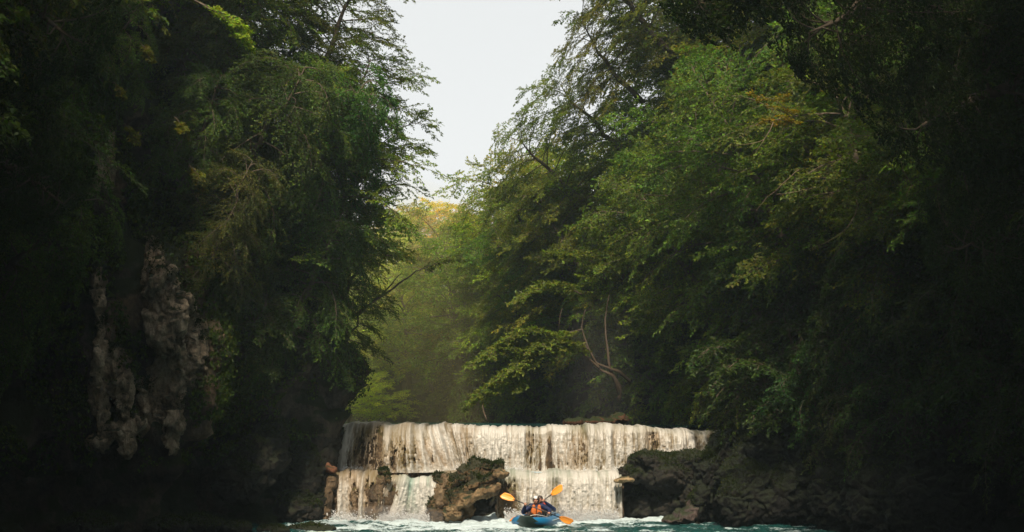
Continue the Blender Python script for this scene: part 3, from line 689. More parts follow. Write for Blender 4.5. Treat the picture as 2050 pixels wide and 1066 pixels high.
def place(kind, loc, scale, rotz, tilt=(0, 0), colr=(1, 1, 1), label='', cat='tree', group=None, name='broadleaf_tree', stretch=1.0):
    """tilt: lean (toward x, toward y) in radians"""
    o = empty(name, loc); tag(o, label, cat, group)
    q = Quaternion((0, 1, 0), tilt[0]) @ Quaternion((1, 0, 0), -tilt[1]) @ Quaternion((0, 0, 1), rotz)
    o.rotation_mode = 'QUATERNION'; o.rotation_quaternion = q
    o.scale = (scale, scale, scale*stretch)
    a = obj('trunk', kind[0], o); b = obj('crown', kind[1], o)
    b.color = (*colr, 1)
    return o
def on_slope(N, NR, V, y, z):
    """point of a bank's surface nearest to that y and height"""
    cand = V.reshape(-1, 3)
    k = np.argmin((cand[:, 1]-y)**2+(cand[:, 2]-z)**2*1.0+1e-6*np.abs(cand[:, 0]))
    return cand[k]
pr = random.Random(7)
def on_node(N, V, s, z):
    """s: index fraction along the bank polyline nodes"""
    k = int(np.clip(s, 0, 1)*(len(V)-1)); row = V[k]
    j = np.argmin(np.abs(row[:-2, 2]-z)); return row[j], k
def frac_of(V, nodes_n, target_xy):
    d = (V[:, 0, 0]-target_xy[0])**2+(V[:, 0, 1]-target_xy[1])**2
    return int(np.argmin(d))
def bank_trees(V, NR, k0, k1, zs, step, kinds, colf, label, group, scale=(.8, 1.15), lean=.35, name='broadleaf_tree', cat='tree', skip=None):
    """trees at regular places along a bank between two rows, at the given heights above the river"""
    cnt = 0
    span = ['nearest', 'central', 'farthest'] if k1-k0 > 40 else ['']
    tier = {1: [''], 2: ['low down', 'high up'], 3: ['low down', 'halfway up', 'high up'], 4: ['lowest row', 'second row up', 'third row up', 'top row'], 5: ['lowest row', 'second row up', 'third row up', 'fourth row up', 'top row']}[len(zs)]
    for zi, z in enumerate(zs):
        k = k0+pr.uniform(0, step)
        while k < k1:
            kk = int(k); row = V[kk]; j = int(np.argmin(np.abs(row[:-2, 2]-z)))
            p = row[j]
            if row[:-2, 2].max() > z-1.0 and not (skip and skip(p)):
                n = NR[kk]; le = lean*pr.uniform(.5, 1.4)
                sc = pr.uniform(*scale)
                ex = [tier[zi], (span[min(len(span)-1, int(len(span)*(k-k0)/(k1-k0)))]+' end') if len(span) > 1 else '']
                lb = ', '.join([label]+[e for e in ex if e])
                place(pr.choice(kinds), (p[0]+n[0]*.25, p[1]+n[1]*.25, p[2]-.1), sc, pr.uniform(0, 6.28), (-n[0]*le, -n[1]*le), colf(), lb, cat, group, name)
                cnt += 1
            k += step*pr.uniform(.75, 1.3)
    return cnt
def near_bare(p):
    fx = p[0]/p[1]*FPX+CX; fz = HORIZ-(p[2]-CAMH)/p[1]*FPX
    for pts, wd, o_ in PILLARS:
        pa = np.array(pts, float)
        if pa[0, 1]-20 < fz < pa[-1, 1]+60 and abs(fx-np.interp(fz, pa[:, 1], pa[:, 0])) < wd*2.2: return True
    return False
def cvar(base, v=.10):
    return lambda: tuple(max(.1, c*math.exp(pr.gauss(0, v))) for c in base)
def kof(V, x, y): return frac_of(V, 0, (x, y))
G_MID = (1.75, 1.75, 1.0); G_LEFT = (1.9, 1.9, 1.1); G_LDARK = (.95, 1.1, .85); G_SHADE = (.55, .68, .58); G_SUNLIT = (4.8, 3.8, 1.3); G_SUNLIT_GOLD = (5.0, 2.6, 1.2)  # sunlit and shaded zones of the forest put into the leaf tints
# left side
a, b_, c_, d_ = kof(LV, -10.4, 20), kof(LV, -13.6, 32), kof(LV, -10.2, 41), kof(LV, -6.3, 47)
e_, f_ = kof(LV, -9.5, 56), kof(LV, -27, 72)
bank_trees(LV, LNR, 0, a, [13, 20], 34, BEECH, cvar(G_LEFT), 'unseen forest tree added to shade the near left bank', 'added near left bank shade trees', lean=.5)  # unseen trees put above the near bank to shade the gorge sides
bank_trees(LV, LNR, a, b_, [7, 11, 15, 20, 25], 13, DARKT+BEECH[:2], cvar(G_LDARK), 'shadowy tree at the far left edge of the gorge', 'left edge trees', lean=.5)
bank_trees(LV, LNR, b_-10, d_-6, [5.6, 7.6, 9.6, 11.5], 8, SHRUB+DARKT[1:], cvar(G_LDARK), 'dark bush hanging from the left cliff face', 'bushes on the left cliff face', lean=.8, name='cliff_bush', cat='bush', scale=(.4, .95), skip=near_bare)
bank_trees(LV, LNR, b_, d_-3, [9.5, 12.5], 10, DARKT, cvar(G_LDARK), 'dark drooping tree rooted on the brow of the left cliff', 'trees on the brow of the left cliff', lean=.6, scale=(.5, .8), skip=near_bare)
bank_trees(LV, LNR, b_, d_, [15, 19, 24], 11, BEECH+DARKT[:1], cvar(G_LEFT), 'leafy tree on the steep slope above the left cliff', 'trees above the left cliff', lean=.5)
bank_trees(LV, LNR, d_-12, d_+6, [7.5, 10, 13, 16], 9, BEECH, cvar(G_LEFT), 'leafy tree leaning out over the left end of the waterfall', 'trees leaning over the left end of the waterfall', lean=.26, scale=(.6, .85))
bank_trees(LV, LNR, e_+6, f_, [4], 14, BEECH, cvar(G_SUNLIT), 'sunlit-tinted yellow green tree on the far left bank upstream', 'upstream left bank trees', lean=.15, scale=(.6, .8))
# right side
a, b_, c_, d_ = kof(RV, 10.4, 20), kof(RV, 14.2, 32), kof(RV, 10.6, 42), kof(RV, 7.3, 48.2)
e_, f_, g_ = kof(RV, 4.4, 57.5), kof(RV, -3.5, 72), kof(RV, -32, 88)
bank_trees(RV, RNR, 0, a, [13, 20, 28], 30, BEECH, cvar(G_MID), 'unseen forest tree added to shade the near right bank', 'added near right bank shade trees', lean=.5)  # unseen trees added to keep light off the right side
bank_trees(RV, RNR, a, b_, [6, 10, 14, 19, 25], 13, BEECH+DARKT[:1], cvar(G_SHADE), 'shade-tinted tree at the far right edge of the gorge', 'right edge trees', lean=.5)  # leaf tint darkened in place of shade
bank_trees(RV, RNR, b_-8, d_-5, [3.2, 4.8, 6.5], 8, SHRUB, cvar(G_SHADE), 'shade-tinted bush above the right bank boulders', 'bushes above the right boulders', lean=.6, name='bank_bush', cat='bush', scale=(.7, 1.3))
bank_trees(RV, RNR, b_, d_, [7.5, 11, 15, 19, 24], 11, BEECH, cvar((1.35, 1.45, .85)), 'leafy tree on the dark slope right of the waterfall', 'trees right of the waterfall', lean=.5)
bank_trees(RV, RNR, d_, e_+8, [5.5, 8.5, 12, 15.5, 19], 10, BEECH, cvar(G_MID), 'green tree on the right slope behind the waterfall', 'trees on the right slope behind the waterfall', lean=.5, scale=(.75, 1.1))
bank_trees(RV, RNR, e_+8, f_, [5, 8], 9, BEECH, cvar((2.9, 2.5, 1.2)), 'sunlit-tinted green tree beside the river bend', 'trees beside the river bend', lean=.3, scale=(.7, 1.0))  # leaf tint raised in place of sunlight at the bend
bank_trees(RV, RNR, f_, g_, [4.5, 7.5], 12, BEECH, cvar(G_SUNLIT), 'sunlit-tinted yellow green tree on the far bank at the river bend', 'far bank trees', lean=.15, scale=(.7, .95))
bank_trees(RV, RNR, f_-4, g_-20, [10.5], 11, BEECH, cvar(G_SUNLIT_GOLD, .1), 'sunlit gold-tinted tree on the skyline at the end of the gorge', 'golden skyline trees', lean=.05, scale=(.5, .7))
bank_trees(RV, RNR, d_, f_, [3.6], 10, SHRUB, cvar(G_MID), 'bush at the foot of the right slope by the upper river', 'bushes by the upper river', lean=.5, name='bank_bush', cat='bush', scale=(.7, 1.2))
def cover_leaves(name, V, NR, zlo, zhi, n, seed, size, label, k0=0, k1=None, side=1):
    r = np.random.default_rng(seed); k1 = k1 or len(V)-1
    k = r.integers(k0, k1, n*3); z = r.uniform(zlo, zhi, n*3)
    Zc = V[:, :-2, 2]
    j = np.empty(n*3, int)
    order = np.argsort(k)
    j = np.abs(Zc[k]-z[:, None]).argmin(1)
    j = np.clip(j, 0, V.shape[1]-4)
    a, b2 = r.uniform(0, 1, (n*3, 1)), r.uniform(0, 1, (n*3, 1))
    p00, p10, p01 = V[k, j], V[k+1, j], V[k, j+1]
    p = p00+(p10-p00)*a+(p01-p00)*b2
    nn = unit(np.cross(p10-p00, p01-p00)); nn = nn*np.sign(np.sum(nn*np.concatenate([-NR[k], np.full((len(k), 1), .3)], 1), 1))[:, None]
    dens = fbm(p[:, 0]*.7, p[:, 1]*.7, p[:, 2]*.5, seed, 3)
    fx = p[:, 0]/p[:, 1]*FPX+CX; fz = HORIZ-(p[:, 2]-CAMH)/p[:, 1]*FPX
    ok = dens > -.15
    if side > 0:
        for pts, wd, o_ in PILLARS:
            pa = np.array(pts, float)
            ok &= ~((fz > pa[0, 1]) & (fz < pa[-1, 1]+20) & (np.abs(fx-np.interp(fz, pa[:, 1], pa[:, 0])) < wd*1.25) & (r.uniform(0, 1, len(p)) < .96))
    p, nn, dens = p[ok][:n], nn[ok][:n], dens[ok][:n]
    off = np.clip(dens+.2, 0, 1)*.5*r.uniform(0, 1, len(p))
    p = p+nn*(off[:, None]+.03)
    D = r.normal(0, .6, (len(p), 3))+np.array([0, 0, -.8])
    Vv, F, C = leaves_mesh(name, p, D, nn+r.normal(0, .5, p.shape), size, r, wid=.7)
    o = obj(name, mesh_np(name, Vv, F, cols={'leafcol': C}, mats=[LEAF])); tag(o, kind='stuff', label=label, cat='undergrowth'); o.color = (.85, .92, .7, 1)
    return o
cover_leaves('ivy', LV, LNR, 2.0, 13, 150000, 301, .10, 'ivy and small leaves clinging to the left cliff', kof(LV, -10.4, 20), kof(LV, -6.6, 50))
cover_leaves('undergrowth', RV, RNR, 3.6, 20, 90000, 302, .12, 'undergrowth covering the right slope', kof(RV, 10.4, 20), kof(RV, 4.4, 58), side=-1)
cover_leaves('undergrowth', RV, RNR, 3.4, 15, 60000, 303, .16, 'undergrowth covering the far bank', kof(RV, 4.4, 58), kof(RV, -32, 88), side=-1)
cover_leaves('undergrowth', LV, LNR, 13, 26, 50000, 304, .14, 'undergrowth covering the slope above the left cliff', kof(LV, -10.4, 20), kof(LV, -6.6, 50))

# ---- moss and small ferns growing on the rocks
for qi, (ro_, co_, no_) in enumerate(ROCKS):
    r = np.random.default_rng(900+qi); wz = np.clip(no_[:, 2]-.15, 0, 1)*np.clip(.4+fbm(co_[:, 0]*1.5, co_[:, 1]*1.5, co_[:, 2]*1.5, 900+qi, 3), 0, 1)
    if wz.sum() < 30: continue
    nn_ = int(min(9000, len(co_)*.5)); k = r.choice(len(co_), nn_, p=wz/wz.sum())
    Vm, Fm, Cm = leaves_mesh('moss', co_[k]+r.normal(0, .02, (nn_, 3)), no_[k]+r.normal(0, .7, (nn_, 3)), r.normal(0, 1, (nn_, 3)), .055, r)
    mo = obj('moss', mesh_np('moss', Vm, Fm, cols={'leafcol': Cm}, mats=[LEAF]), ro_); mo.color = (.42, .42, .35, 1); mo['kind'] = 'stuff'
# ---- trees that shape the two edges of the sky
def lean_to(kind, b, t, d, d2, colr, label, group=None, H=8.5, rot=None, name='broadleaf_tree', mul=1.0):
    A = P(*b, d); T = P(*t, d2); v = T-A
    o = empty(name, A); tag(o, label, 'tree', group); o.rotation_mode = 'QUATERNION'
    o.rotation_quaternion = Vector((0, 0, 1)).rotation_difference(v.normalized()) @ Quaternion((0, 0, 1), pr.uniform(0, 6.28) if rot is None else rot)
    sc = v.length/(H*.86)*mul; o.scale = (sc, sc, sc/mul)
    obj('trunk', kind[0], o); c = obj('crown', kind[1], o); c.color = (*colr, 1)
    return o
LG, RG = 'trees edging the sky on the left', 'trees edging the sky on the right'
GM = (1.4, 1.45, .95)
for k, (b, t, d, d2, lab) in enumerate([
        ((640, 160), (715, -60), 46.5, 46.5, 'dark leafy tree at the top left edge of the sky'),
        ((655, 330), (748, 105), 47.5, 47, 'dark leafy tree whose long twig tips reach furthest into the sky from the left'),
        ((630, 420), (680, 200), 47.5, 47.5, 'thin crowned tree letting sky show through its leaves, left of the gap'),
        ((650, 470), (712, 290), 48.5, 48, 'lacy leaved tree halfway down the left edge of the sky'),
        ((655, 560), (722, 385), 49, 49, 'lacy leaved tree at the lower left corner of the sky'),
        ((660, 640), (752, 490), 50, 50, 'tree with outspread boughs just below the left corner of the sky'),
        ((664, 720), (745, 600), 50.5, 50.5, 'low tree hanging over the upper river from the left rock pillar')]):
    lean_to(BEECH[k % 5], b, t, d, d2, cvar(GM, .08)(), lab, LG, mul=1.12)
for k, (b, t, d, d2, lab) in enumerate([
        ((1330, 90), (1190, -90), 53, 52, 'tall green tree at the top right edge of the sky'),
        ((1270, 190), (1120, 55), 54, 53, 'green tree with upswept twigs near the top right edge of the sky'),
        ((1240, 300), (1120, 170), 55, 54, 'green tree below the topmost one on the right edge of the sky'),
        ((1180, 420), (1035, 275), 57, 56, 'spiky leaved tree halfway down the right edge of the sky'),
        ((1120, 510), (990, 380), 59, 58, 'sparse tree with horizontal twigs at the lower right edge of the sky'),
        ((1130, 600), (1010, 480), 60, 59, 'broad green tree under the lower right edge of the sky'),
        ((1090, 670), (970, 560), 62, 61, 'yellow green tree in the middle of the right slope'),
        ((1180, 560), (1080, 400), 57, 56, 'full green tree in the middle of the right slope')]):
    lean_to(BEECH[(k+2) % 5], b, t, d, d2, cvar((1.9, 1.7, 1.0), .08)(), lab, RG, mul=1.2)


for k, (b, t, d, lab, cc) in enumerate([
        ((872, 520), (868, 418), 86, 'sunlit gold-tinted tree crown highest on the skyline at the end of the gorge', (9.0, 5.0, 1.2)),
        ((905, 520), (908, 425), 88, 'sunlit gold-tinted tree crown just right of the highest one on the skyline', (9.0, 4.2, 1.1)),
        ((838, 540), (835, 448), 84, 'sunlit ochre-tinted tree crown lowest at the left of the skyline group', (9.0, 3.7, 1.0)),
        ((940, 540), (938, 445), 85, 'sunlit olive gold-tinted tree crown at the right end of the skyline group', (6.5, 3.8, 1.1))]):
    lean_to(BEECH[k % 5], b, t, d, d, cc, lab, 'golden crowns on the skyline', mul=1.5)  # gold of the sunlight is put into these leaf colours
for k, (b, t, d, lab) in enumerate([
        ((700, 850), (705, 760), 70, 'sunlit-tinted yellow green tree at the waterline beside the left rock pillar'),
        ((745, 850), (740, 770), 72, 'sunlit-tinted yellow green tree second from the left rock pillar at the waterline'),
        ((790, 850), (790, 775), 72, 'sunlit-tinted light green tree third from the left rock pillar at the waterline'),
        ((710, 780), (712, 690), 76, 'sunlit-tinted hazy tree standing behind the yellow green trees by the pillar'),
        ((780, 640), (785, 540), 80, 'sunlit-tinted pale yellow tree seen through the curved bare branch'),
        ((760, 740), (765, 650), 77, 'sunlit-tinted light green tree below the pale yellow one')]):
    lean_to(BEECH[(k+1) % 5], b, t, d, d, (7.5, 6.2, 2.0), lab, 'bright trees upstream on the left', mul=1.4)  # pale leaf colour stands in for the sun glow in the clearing
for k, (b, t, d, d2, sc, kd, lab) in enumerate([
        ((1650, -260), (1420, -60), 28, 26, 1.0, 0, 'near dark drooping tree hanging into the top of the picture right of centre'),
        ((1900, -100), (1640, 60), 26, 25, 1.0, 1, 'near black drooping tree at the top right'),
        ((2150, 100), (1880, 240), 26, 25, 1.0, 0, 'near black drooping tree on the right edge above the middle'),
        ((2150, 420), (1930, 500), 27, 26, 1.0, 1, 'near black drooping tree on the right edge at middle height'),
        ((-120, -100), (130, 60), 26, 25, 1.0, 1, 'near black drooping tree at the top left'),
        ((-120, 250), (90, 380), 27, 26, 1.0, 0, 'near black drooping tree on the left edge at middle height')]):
    lean_to(DARKT[kd], b, t, d, d2, (.42, .52, .46), lab, 'near dark trees framing the view', mul=1.6)  # shade of the gorge sides put into the leaf colour
# ---- the lit bough and its crooked forked trunk
def custom_tree(name, label, base_px, trunks, boughs, colr, seed, leaf=.12, bark=None, spl=1.2, ns=11, droop=.1, cat='tree', lay=.1):
    r = np.random.default_rng(seed); base = np.array(P(*base_px)); wood = Tri(); twig = []
    for pts, r0, r1 in trunks:
        pa = np.array([P(*p) for p in pts])-base
        pa = catmull(np.concatenate([pa], 0), .12) if len(pa) > 2 else pa
        pa = pa+r.normal(0, .012, pa.shape)
        wood.add(*tube(pa, np.linspace(r0, r1, len(pa)), 8))
    B, D, N = [], [], []
    for pts, r0 in boughs:
        pa = catmull(np.array([P(*p) for p in pts])-base, .15) if len(pts) > 2 else np.array([P(*p) for p in pts])-base
        wood.add(*tube(pa, np.linspace(r0, .008, len(pa)), 6))
        L_ = np.linalg.norm(np.diff(pa, axis=0), axis=1).sum(); n = max(5, int(L_*ns)); T = unit(np.gradient(pa, axis=0))
        for j in range(n):
            u = (.12+.9*j/n); u = min(u, 1)*(len(pa)-1)
            q = np.array([np.interp(u, range(len(pa)), pa[:, c]) for c in range(3)])
            tn = unit(np.array([np.interp(u, range(len(pa)), T[:, c]) for c in range(3)]))
            sd = unit(np.cross(tn, [0, 0, 1])); sg = 1 if j % 2 else -1
            dr = unit(tn*.8+sd*sg*r.uniform(.1, 1.2)+np.array([0, 0, r.normal(.02, lay)]))
            nm = unit(np.array([r.normal(0, .12), r.normal(-.2, .15), 1.0])); nm = unit(nm-dr*np.dot(nm, dr))
            b, d_, n_ = spray(q, dr, nm, spl*r.uniform(.6, 1.2), r, 8, 10, droop, .8, twig)
            B.append(b); D.append(d_); N.append(n_)
    B, D, N = map(np.concatenate, (B, D, N))
    V, F, C = leaves_mesh('crown', B, D, N, leaf, r); tv, tf = thin_prisms(twig, .008)
    o = empty(name, base); tag(o, label, cat)
    obj('trunk', wood.mesh('trunk', [bark or BARK]), o)
    c = obj('crown', mesh_np('crown', np.concatenate([V, tv]), np.concatenate([F, tf+len(V)]), cols={'leafcol': np.concatenate([C, np.tile([[.05, .04, .03]], (len(tv), 1))])}, mats=[LEAF, BARK], midx=np.concatenate([np.zeros(len(F)), np.ones(len(tf))])), o)
    c.color = (*colr, 1)
    return o
custom_tree('leaning_tree', 'tree with crooked forked orange brown trunk and long layered bough over the upper river', (1240, 806, 52.5),
    [([(1240, 806, 52.5), (1240, 775, 52.3), (1222, 742, 52.2), (1216, 700, 52.2), (1211, 640, 52.3), (1222, 580, 52.4)], .085, .014),
     ([(1240, 790, 52.4), (1228, 755, 52.0), (1200, 738, 51.9), (1180, 700, 51.8), (1165, 655, 51.9), (1172, 620, 52)], .075, .014),
     ([(1262, 765, 52.5), (1245, 748, 52.2), (1218, 738, 52.1), (1195, 728, 52)], .07, .04),
     ([(1186, 712, 51.9), (1170, 690, 51.9), (1130, 688, 51.7)], .05, .02)],
    [([(1200, 738, 51.9), (1150, 700, 51.6), (1080, 705, 51.2), (1010, 745, 50.9), (955, 792, 50.8)], .045),
     ([(1180, 700, 51.8), (1130, 685, 51.5), (1070, 695, 51), (1000, 770, 50.9)], .035),
     ([(1165, 660, 51.9), (1120, 668, 51.6), (1060, 660, 51.2), (1010, 680, 51)], .03),
     ([(1130, 688, 51.6), (1070, 720, 51.4), (1040, 760, 51.2)], .03)
     , ([(1215, 560, 52.4), (1180, 520, 52), (1120, 510, 51.6)], .03), ([(1165, 590, 52), (1110, 570, 51.6), (1050, 590, 51.2)], .03), ([(1215, 520, 52.4), (1260, 490, 52), (1310, 500, 51.6)], .03), ([(1060, 705, 51.2), (1010, 700, 51), (960, 720, 50.8)], .02)],
    (1.75, 1.55, .9), 401, bark=BARK_PALE, spl=.85, ns=8, lay=.06)
custom_tree('overhanging_branch', 'slender bare curved branch with few leaves crossing the yellow glow left of centre', (700, 640, 50),
    [([(700, 640, 50), (740, 610, 50), (790, 575, 50), (835, 543, 50)], .06, .02), ([(765, 592, 50), (790, 560, 50), (805, 548, 50)], .03, .012)],
    [([(835, 543, 50), (870, 530, 50), (900, 520, 50)], .015)], (1.2, 1.1, .8), 402, spl=.8, ns=4, cat='branch')
custom_tree('overhanging_branch', 'bright yellow green leafy spray hanging at the top left', (330, -40, 34),
    [([(330, -40, 34), (390, 0, 34), (440, 30, 34)], .03, .012)],
    [([(400, 5, 34), (440, 25, 34), (480, 45, 34)], .012), ([(440, 30, 34), (470, 55, 34), (485, 75, 34)], .01)], (3.0, 2.9, .9), 403, leaf=.09, spl=.48, ns=5, cat='branch')
custom_tree('overhanging_branch', 'small spray of orange autumn leaves on the dark right slope', (1600, 250, 37),
    [([(1600, 250, 37), (1570, 225, 36.8), (1530, 215, 36.6)], .02, .008)],
    [([(1590, 235, 37), (1550, 200, 36.5), (1515, 195, 36.4)], .01), ([(1600, 250, 37), (1560, 240, 36.6), (1535, 240, 36.5)], .01)], (3.0, 1.6, .55), 404, leaf=.085, spl=.62, ns=4, cat='branch')
for k, (px, py, d, sc) in enumerate([(392, 345, 35.5, .35), (362, 250, 35.5, .25), (262, 262, 35, .22), (292, 100, 34.5, .25), (240, 180, 35, .15)]):
    custom_tree('overhanging_branch', 'tiny sprig of orange leaves in the dark left foliage, ' + ['the lowest', 'in the middle', 'left of middle', 'nearest the top', 'by the pale rock'][k], (px-12, py-14, d),
        [([(px-12, py-14, d), (px-5, py-8, d), (px, py, d)], .008, .004)], [([(px-8, py-10, d), (px, py, d), (px+4, py+12, d)], .004)], (1.9, 1.3, .6), 410+k, leaf=.09, spl=sc, ns=4, cat='branch')
# bare twigs on the dark right slope
def bare(label, paths, seed):
    r = np.random.default_rng(seed); base = np.array(P(*paths[0][0][0])); wd = Tri()
    for pts, r0 in paths:
        pa = catmull(np.array([P(*p) for p in pts])-base, .1); pa = pa+r.normal(0, .008, pa.shape)
        wd.add(*tube(pa, np.linspace(r0*.55, r0*.2, len(pa)), 5))
    o = obj('bare_branch', wd.mesh('bare_branch', [TWIG]), None, base); tag(o, label, 'branch')
TWIG = simple('dry_twig', (0.17, 0.12, 0.085), .8, .2, var=.25, scale=12)
bare('forked bare twig below the orange leaves on the right slope', [([(1548, 245, 36), (1530, 280, 36), (1475, 292, 36)], .02), ([(1530, 280, 36), (1515, 300, 36), (1505, 330, 36)], .012)], 1)
bare('long arching bare twig in the middle of the dark right slope', [([(1600, 340, 36), (1560, 375, 36), (1555, 390, 36), (1640, 375, 36)], .016), ([(1556, 382, 36), (1535, 395, 36), (1510, 430, 36)], .012)], 2)
bare('drooping bare twig at the right side of the dark slope', [([(1802, 290, 34), (1808, 340, 34), (1825, 370, 34), (1850, 385, 34)], .014), ([(1825, 370, 34), (1812, 400, 34), (1805, 425, 34)], .01)], 3)
bare('curved bare twig hanging low on the dark right slope', [([(1715, 400, 36), (1712, 430, 36), (1680, 470, 36), (1620, 500, 36)], .014)], 4)
bare('upright pale twig among the trees behind the forked trunk', [([(1118, 660, 54), (1122, 630, 54), (1130, 600, 54)], .03)], 5)
bare('leaning thin pale trunk at the waterline above the upper cascade', [([(975, 842, 56), (968, 825, 56), (966, 810, 56)], .06)], 6)

# ------------------------------------------------------------------ kayak, paddlers, paddles
def blob(name, prims, vox, mats, parent=None, base=(0, 0, 0), sm=2, smooth=True):
    """tapered limbs ('c', p0, p1, r0, r1) and ellipsoids ('e', centre, radii[, rotation]) fused into one continuous skin"""
    bm = bmesh.new(); base = Vector(base)
    for p in prims:
        if p[0] == 'e':
            M = Matrix.Translation(Vector(p[1])-base) @ (p[3].to_matrix().to_4x4() if len(p) > 3 else Matrix.Identity(4)) @ Matrix.Diagonal((*p[2], 1))
            bmesh.ops.create_icosphere(bm, subdivisions=3, radius=1, matrix=M)
        else:
            a, b = Vector(p[1])-base, Vector(p[2])-base
            for q, r_ in ((a, p[3]), (b, p[4])):
                bmesh.ops.create_icosphere(bm, subdivisions=2, radius=r_, matrix=Matrix.Translation(q))
            v = b-a; M = Matrix.Translation((a+b)/2) @ v.to_track_quat('Z', 'Y').to_matrix().to_4x4()
            bmesh.ops.create_cone(bm, cap_ends=True, segments=14, radius1=p[3], radius2=p[4], depth=max(v.length, .001), matrix=M)
    me = bpy.data.meshes.new('tmp'); bm.to_mesh(me); bm.free()
    t = bpy.data.objects.new('tmp', me); COL.objects.link(t)
    md = t.modifiers.new('r', 'REMESH'); md.mode = 'VOXEL'; md.voxel_size = vox
    if sm:
        m3 = t.modifiers.new('s', 'SMOOTH'); m3.iterations = sm; m3.factor = .5
    dg = bpy.context.evaluated_depsgraph_get(); m2 = bpy.data.meshes.new_from_object(t.evaluated_get(dg)); bpy.data.objects.remove(t)
    for p in m2.polygons: p.use_smooth = smooth
    m2.materials.clear(); [m2.materials.append(x) for x in mats]; m2.name = name
    o = obj(name, m2, parent, base if parent is None else None)
    return o
BLUE = simple('blue_rubber', (0.008, 0.14, 0.31), .38, .5, var=.15, scale=8)
HULL = simple('dark_green_hull', (0.035, 0.060, 0.048), .5, .4, var=.3, scale=10)
ORANGE = simple('orange_blade', (0.85, 0.30, 0.025), .4, .45, var=.12, scale=14)
SHAFT = simple('black_shaft', (0.012, 0.011, 0.011), .4, .5)
SKIN = simple('skin', (0.42, 0.21, 0.14), .55, .35, var=.12, scale=40)
JACKET = simple('navy_jacket', (0.004, 0.014, 0.060), .6, .3, var=.7, scale=9, bump=.6)
VEST = simple('orange_vest', (0.50, 0.135, 0.028), .7, .25, var=.18, scale=12, bump=.5)
VESTR = simple('red_vest', (0.35, 0.05, 0.03), .7, .25, var=.18, scale=12, bump=.5)
BLACK = simple('black_webbing', (0.010, 0.010, 0.010), .6, .3)
WHITE = simple('white_helmet', (0.70, 0.70, 0.68), .35, .5, var=.05)
HELMD = simple('dark_helmet', (0.035, 0.022, 0.016), .4, .5)
ROPE = simple('rope', (0.62, 0.58, 0.52), .8, .2)
SPRAYD = simple('light_blue_trim', (0.45, 0.60, 0.68), .5, .4)
TH = math.radians(13); FWD = Vector((-math.sin(TH), -math.cos(TH), 0)); RT = Vector((math.cos(TH), -math.sin(TH), 0))
KC = Vector((0.80, 45.25, 0.0))
kay = empty('kayak', KC); tag(kay, 'blue inflatable two seat kayak with a dark green bow floating below the falls', 'kayak')
def K(s_, x, z): v = FWD*s_+RT*x; return np.array([v.x, v.y, z])
def zc(s_): return .10+.12*np.clip((s_-.6)/.95, 0, 1)**2+.08*np.clip((-s_-.8)/.7, 0, 1)**2
def hw(s_): return .52*np.clip(1-abs(s_/1.55)**3.4, 0, 1)**.62
for sg in (-1, 1):
    ss = np.sin(np.linspace(-math.pi/2, math.pi/2, 44))*1.55
    path = np.array([K(q, sg*max(hw(q), .0), zc(q)) for q in ss])
    rr = .165*np.clip(1-abs(ss/1.72)**6, .35, 1)
    V, F = tube(path, rr, 18); obj('side_tube', mesh_np('side_tube', V, F, smooth=True, mats=[BLUE]), kay)
    st = np.array([K(q, sg*(hw(q)+.155), zc(q)+.06) for q in np.linspace(-1.2, .75, 26)])
    V, F = tube(st, .013, 6); obj('trim_line', mesh_np('trim_line', V, F, smooth=True, mats=[SPRAYD]), kay)
fl = []
qs = np.linspace(-1.4, 1.45, 30)
Vf = np.array([[K(q, c*hw(q), zc(q)-.10) for c in np.linspace(-1, 1, 8)] for q in qs]).reshape(-1, 3)
obj('floor', mesh_np('floor', Vf, grid_faces(30, 8), smooth=True, mats=[HULL]), kay)
na, nc = 26, 21
A_, C_ = np.meshgrid(np.linspace(0, 1, na), np.linspace(-1, 1, nc), indexing='ij')
sb = 1.12+.58*A_; Wb = .52*(1-.70*A_**1.2)
Zb_ = -.10+.46*A_**1.35; ro = .15*(1-C_**2)*(1-.55*A_)
Vb = np.array([K(a, w_, z_) for a, w_, z_ in zip((sb+ro).ravel(), (C_*Wb).ravel(), (Zb_+.14*C_**2*(1-A_)).ravel())])
hb = mesh_np('bow_cover', Vb, grid_faces(na, nc), smooth=True, mats=[HULL]); hbo = obj('bow_cover', hb, kay)
md = hbo.modifiers.new('thick', 'SOLIDIFY'); md.thickness = .02
blob('grab_handle', [('c', K(1.62, -.09, .33), K(1.62, .09, .33), .030, .030), ('c', K(1.5, -.1, .32), K(1.63, -.09, .32), .03, .03), ('c', K(1.5, .1, .32), K(1.63, .09, .32), .03, .03), ('e', Vector(K(1.52, 0, .34)), (.09, .07, .045))], .012, [BLACK], kay)
for sg in (-1, 1):
    pa = np.array([K(1.5, sg*.10, .35), K(1.35, sg*.26, .37), K(1.1, sg*.42, .32), K(.8, sg*.50, .27)])
    V, F = tube(catmull(pa, .04), .012, 6); obj('deck_rope', mesh_np('deck_rope', V, F, smooth=True, mats=[ROPE]), kay)
for q in (-.28, -1.05):
    blob('seat_back', [('e', Vector(K(q, 0, .26)), (.26, .07, .18)), ('e', Vector(K(q+.18, 0, .16)), (.26, .22, .06))], .025, [BLACK], kay)
for (q, sg) in ((.35, 1), (-.3, 1), (-.3, -1)):
    blob('valve', [('e', Vector(K(q, sg*(hw(q)), zc(q)+.19)), (.035, .035, .02))], .01, [BLACK], kay)
for o in kay.children: o.location = (0, 0, 0)

